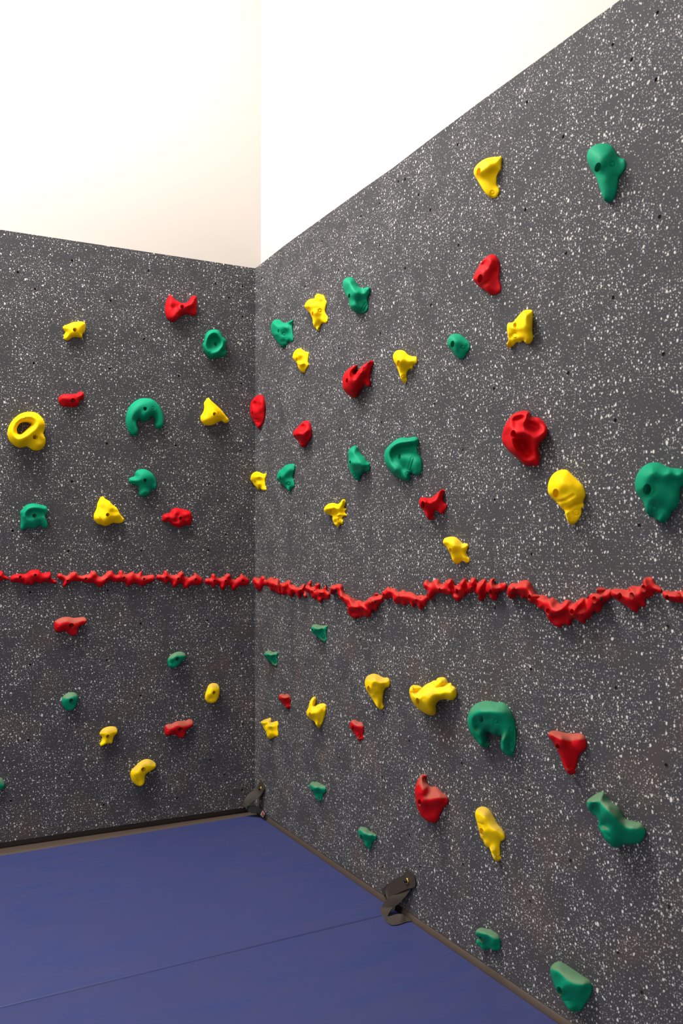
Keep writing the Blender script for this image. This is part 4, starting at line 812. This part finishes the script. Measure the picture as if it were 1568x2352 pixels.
hold('longest red rail piece, with five bolts, on the left wall', 'rm', 'W7', [(682,175),(695,148),(720,140),(745,150),(775,165),(810,168),(840,140),(870,122),(900,118),(922,135),(935,160),(975,168),(1030,155),(1070,148),(1090,118),(1115,110),(1150,125),(1165,150),(1185,175),(1215,180),(1250,160),(1280,128),(1310,108),(1345,110),(1365,140),(1385,160),(1410,158),(1430,120),(1450,103),(1468,105),(1480,135),(1510,150),(1550,135),(1590,120),(1605,125),(1625,145),(1650,145),(1680,120),(1693,115),(1705,130),(1710,165),(1760,165),(1810,155),(1845,160),(1860,190),(1855,220),(1820,245),(1770,260),(1720,290),(1690,292),(1665,280),(1640,262),(1600,265),(1560,285),(1535,297),(1515,285),(1510,262),(1480,245),(1440,240),(1400,250),(1360,240),(1325,225),(1290,245),(1260,262),(1240,285),(1215,302),(1180,300),(1150,275),(1120,255),(1060,258),(1010,245),(970,235),(920,235),(870,240),(830,255),(800,275),(775,300),(755,300),(748,280),(760,250),(760,225),(725,215),(695,200)],
     [(813,232,1.8,.5),(1032,206,2.3,.55),(1282,215,2.1,.55),(1490,195,2.3,.55),(1732,210,2.3,.55)], [(715,175,1.9),(780,270,1.4),(885,160,2.4),(1110,150,2.7),(1140,200,1.7),(1195,240,2.5),(1150,250,2.0),(1320,150,2.8),(1400,200,2.3),(1450,140,2.2),(1560,180,1.6),(1545,250,2.4),(1590,160,2.6),(1610,220,1.7),(1690,160,2.4),(1650,220,1.9),(1810,195,2.0),(1370,190,2.2),(950,200,1.8)], **RG)
hold('red spiky rail piece on the left wall, second from the corner', 'rm', 'W8', [(410,185),(420,160),(445,153),(480,158),(500,140),(503,115),(520,105),(540,110),(552,135),(575,155),(620,158),(660,155),(680,130),(710,117),(735,130),(745,155),(745,175),(780,185),(800,195),(830,175),(860,165),(870,140),(880,130),(905,155),(940,180),(965,205),(965,240),(945,270),(910,282),(870,282),(840,275),(810,290),(785,315),(765,327),(745,320),(730,280),(700,255),(680,265),(655,290),(635,308),(610,305),(598,280),(590,250),(570,238),(545,245),(525,270),(508,262),(490,235),(450,228),(420,212)],
     [(537,191,2.3,.55),(678,207,2.3,.55),(888,215,2.3,.55)], [(445,190,1.9),(523,140,1.8),(710,145,2.6),(625,280,1.9),(765,290,2.0),(640,230,1.9),(600,205,1.7),(740,210,2.0),(815,225,1.6),(880,260,1.5),(935,225,1.9),(870,180,2.0)], **RG)
hold('red spiky rail piece on the left wall, nearest the corner', 'rm', 'W8', [(990,232),(1000,208),(1025,198),(1060,200),(1072,180),(1075,155),(1097,142),(1118,155),(1128,180),(1155,195),(1190,192),(1220,180),(1240,155),(1270,142),(1298,150),(1308,180),(1305,200),(1340,212),(1365,215),(1375,195),(1410,185),(1420,155),(1432,143),(1455,160),(1500,190),(1522,215),(1520,250),(1500,278),(1460,290),(1420,285),(1390,300),(1365,325),(1335,345),(1318,335),(1305,300),(1280,280),(1255,285),(1235,315),(1210,338),(1185,330),(1175,300),(1165,270),(1145,265),(1120,285),(1100,310),(1080,300),(1065,280),(1020,275),(995,258)],
     [(1112,232,2.2,.55),(1247,235,2.3,.55),(1453,226,2.2,.55)], [(1025,235,1.8),(1095,175,1.8),(1270,172,2.6),(1195,305,1.9),(1335,315,1.9),(1180,235,1.6),(1320,240,2.0),(1385,250,1.6),(1460,265,1.5),(1495,235,1.8),(1430,190,1.9)], **RG)
hold('red rail piece on the right wall starting at the corner', 'rm', 'G', [(78,210),(85,185),(105,178),(125,188),(145,190),(155,172),(180,168),(192,185),(197,208),(215,195),(240,180),(262,180),(270,200),(285,192),(305,185),(315,205),(322,235),(330,260),(334,290),(335,330),(320,335),(295,315),(285,308),(260,305),(245,300),(230,280),(225,262),(195,255),(170,262),(160,290),(145,302),(120,292),(100,275),(93,250),(82,235)],
     [(105,240,.9,.5),(213,232,.9,.5),(288,257,.95,.5)], [(100,200,.8),(165,195,.6),(140,275,.5),(150,230,.5),(250,205,.6),(255,270,.6),(235,250,1.),(300,215,.5),(310,290,.6)], H=2.6, **RG)
hold('red rail piece on the right wall, second from the corner', 'rm', 'G', [(323,230),(345,232),(375,220),(405,205),(425,220),(430,245),(455,250),(475,270),(500,268),(525,245),(545,238),(552,262),(550,290),(562,320),(568,355),(555,368),(540,350),(530,325),(515,330),(515,360),(500,368),(480,350),(460,325),(445,335),(440,355),(425,357),(400,340),(385,320),(378,335),(365,342),(337,330),(333,300),(330,260)],
     [(345,258,.9,.45),(418,285,.95,.5),(495,285,.95,.5)], [(400,235,.75),(360,300,.6),(385,285,.4),(430,330,.5),(500,340,.5),(455,295,.5),(540,265,.4),(545,330,.3),(475,310,.8)], H=2.6, **RG)
hold('red rail piece on the right wall, third from the corner, before the dip', 'rm', 'G', [(550,270),(565,250),(580,225),(600,208),(610,230),(615,262),(635,262),(650,238),(675,230),(685,250),(685,280),(710,285),(725,265),(740,250),(748,275),(755,300),(775,325),(772,360),(755,380),(735,378),(715,375),(705,400),(690,410),(670,395),(655,370),(645,382),(625,372),(605,355),(600,330),(575,320),(555,300)],
     [(557,285,.9,.4),(613,302,.9,.5),(688,318,.95,.55)], [(595,235,.6),(665,250,.7),(640,300,.5),(635,350,.55),(690,380,.5),(700,345,.35),(740,275,.3),(750,340,.45),(720,310,.6)], H=2.8, **RG)
hold('red wavy rail piece dipping down, on the right wall left of centre', 'rm', 'G', [(772,300),(778,270),(795,250),(830,245),(870,240),(888,260),(895,290),(910,325),(945,345),(970,365),(990,370),(1005,388),(1040,385),(1065,395),(1085,400),(1110,380),(1130,360),(1165,350),(1180,320),(1190,340),(1230,338),(1250,345),(1255,370),(1250,405),(1225,415),(1210,440),(1198,480),(1180,482),(1160,475),(1150,510),(1120,540),(1090,535),(1065,515),(1060,540),(1045,545),(1025,540),(1010,555),(980,545),(945,515),(930,470),(925,430),(900,410),(880,390),(858,370),(850,330),(825,310),(805,335),(785,335),(775,320)],
     [(791,293,.9,.6),(861,352,.85,.55),(936,452,.9,.55),(1138,398,.95,.7)], [(850,270,.7),(880,320,.6),(960,380,.8),(1010,530,.45),(1200,380,.55),(1180,460,.4),(1175,425,.4),(1240,375,.3)], H=4.2, lines=[[(960,370,.66),(958,410,.95),(985,450,1.0),(1020,450,.9),(1040,410,.7),(1060,392,.5)],[(990,400,.5),(1005,415,.55)],[(985,492,.45),(1020,495,.4),(1045,480,.4)],[(1080,405,.5),(1055,430,.9),(1065,460,.9),(1100,500,.6)],[(1110,390,.6),(1085,430,.75),(1110,460,.7),(1150,490,.34)],[(1070,470,.6),(1090,520,.36)]], **RG)
hold('red rail piece on the right wall, rising just after the first dip', 'rm', 'G', [(1243,345),(1250,310),(1275,285),(1300,265),(1325,280),(1360,278),(1380,305),(1400,310),(1440,293),(1460,310),(1500,312),(1530,325),(1560,345),(1600,338),(1625,350),(1642,330),(1656,349),(1665,379),(1650,394),(1625,444),(1610,439),(1595,474),(1570,449),(1550,414),(1535,434),(1525,451),(1500,424),(1480,410),(1450,435),(1430,430),(1405,405),(1390,420),(1365,415),(1345,390),(1335,360),(1310,365),(1285,380),(1260,375)],
     [(1258,340,.8,.5),(1393,350,.95,.6),(1549,378,.95,.6)], [(1310,300,.7),(1350,330,.6),(1370,390,.5),(1440,340,.7),(1440,410,.4),(1480,360,.7),(1510,400,.5),(1590,430,.45),(1590,390,.6),(1630,360,.4),(1620,410,.35)], H=3.2, **RG)
hold('red rail piece on the right wall between the two dips', 'rm', 'H', [(125,205),(135,180),(155,165),(175,180),(190,192),(215,170),(250,155),(268,165),(280,190),(290,203),(320,185),(350,158),(375,152),(400,170),(415,215),(440,205),(460,180),(490,150),(515,152),(530,190),(545,170),(560,145),(585,143),(608,160),(615,190),(640,170),(675,155),(695,165),(705,190),(730,160),(750,147),(762,160),(765,195),(800,205),(830,192),(865,192),(878,215),(870,250),(850,265),(820,270),(800,295),(785,345),(765,352),(735,335),(718,300),(705,280),(690,310),(660,350),(640,357),(620,340),(618,300),(595,285),(570,265),(540,285),(510,300),(485,320),(465,335),(445,358),(420,355),(395,325),(380,295),(350,300),(315,290),(280,285),(250,285),(215,310),(190,345),(170,335),(162,300),(165,260),(135,245)],
     [(271,257,.95,.65),(427,264,.95,.65),(558,246,.95,.6),(728,272,.95,.65)], [(150,210,.8),(240,200,.85),(190,300,.4),(220,250,.75),(840,225,.3),(790,240,.6),(760,310,.4)], H=3.6, lines=[[(375,160,.62),(340,190,.86),(335,240,.95),(370,285,.85),(430,335,.5)],[(410,215,.36),(385,230,.42),(395,265,.45),(440,300,.36)],[(490,155,.62),(460,195,.9),(465,250,.95),(495,290,.6)],[(530,195,.36),(505,220,.45),(520,260,.42)],[(580,148,.6),(545,185,.86),(545,225,.9)],[(612,190,.4),(590,225,.5),(570,255,.48)],[(680,160,.6),(640,215,.92),(610,265,.9),(625,330,.5)],[(703,195,.4),(670,245,.5),(655,300,.4)],[(750,150,.55),(715,215,.95),(705,270,.75)]], **RG)
hold('big red wavy rail piece at the right, with the second dip', 'rm', 'H', [(878,270),(890,225),(915,195),(940,190),(970,195),(1000,175),(1060,167),(1085,185),(1105,220),(1120,250),(1145,295),(1180,300),(1225,305),(1255,335),(1290,322),(1320,345),(1365,380),(1400,345),(1430,342),(1460,360),(1470,377),(1525,340),(1562,322),(1590,336),(1608,313),(1645,287),(1682,285),(1689,239),(1700,232),(1718,247),(1755,256),(1801,247),(1822,262),(1822,304),(1801,345),(1764,363),(1737,396),(1718,451),(1695,457),(1663,446),(1645,478),(1626,511),(1590,515),(1571,557),(1544,547),(1498,515),(1470,524),(1456,552),(1438,578),(1406,566),(1378,570),(1364,596),(1332,589),(1277,552),(1245,515),(1226,460),(1208,432),(1171,425),(1139,386),(1107,377),(1074,363),(1061,322),(1030,330),(1005,325),(985,295),(955,300),(930,330),(905,335),(885,310)],
     [(938,257,.86,.8),(1081,319,.8,.65),(1246,448,.86,.8),(1463,452,.9,.7),(1663,343,.9,.8)], [(905,230,.8),(1010,250,.8),(1060,200,.6),(1085,260,.6),(1170,340,.6),(1180,390,.55),(1310,365,.5),(1310,400,.55),(1320,550,.42),(1290,510,.55),(1420,540,.4),(1620,400,.6),(1640,440,.5),(1730,320,.5),(1690,400,.4),(1800,290,.2)], H=5.2, lines=[[(1255,345,.66),(1250,385,.92),(1275,435,1.0),(1320,462,.98),(1360,440,.9),(1385,395,.74),(1425,352,.5)],[(1300,492,.5),(1350,498,.34),(1400,480,.4)],[(1420,400,.62),(1440,440,.6),(1450,490,.5)],[(1560,330,.5),(1520,375,.8),(1490,430,.9)],[(1590,360,.4),(1560,410,.55),(1510,450,.66),(1540,520,.45)],[(1490,470,.86),(1540,470,.74),(1590,500,.36)],[(1480,495,.62),(1530,505,.5),(1570,540,.24)]], grooves=[], **RG)
hold('red flat rail piece after the second dip, near the right edge', 'rm', 'I', [(862,310),(870,275),(920,262),(960,270),(1000,270),(1030,280),(1040,250),(1080,237),(1140,240),(1170,225),(1180,180),(1200,157),(1240,150),(1270,160),(1285,190),(1300,220),(1340,245),(1367,270),(1360,305),(1330,308),(1290,300),(1280,330),(1240,350),(1215,355),(1195,380),(1200,420),(1190,445),(1160,440),(1135,445),(1130,480),(1110,497),(1070,475),(1020,440),(970,405),(920,375),(880,350)],
     [(948,337,.9,.75),(1065,335,.8,.75),(1183,262,.8,.75)], [(900,310,.9),(970,300,.7),(1060,280,.6),(1020,390,.8),(1100,440,.4),(1120,390,.5),(1160,400,.3),(1160,320,.5),(1230,200,.35),(1230,250,.55),(1300,270,.3),(1210,310,.4)], H=4.2, **RG)
hold('red rail piece cut off by the right edge', 'rm', 'I', [(1365,310),(1375,290),(1410,280),(1440,290),(1470,292),(1520,285),(1560,290),(1570,260),(1620,240),(1700,280),(1720,350),(1650,400),(1560,405),(1500,400),(1450,390),(1400,370),(1375,340)], [(1412,350,.9,.6),(1525,340,.9,.75)], [(1460,320,.8),(1600,330,.7)], H=3.0, **RG)
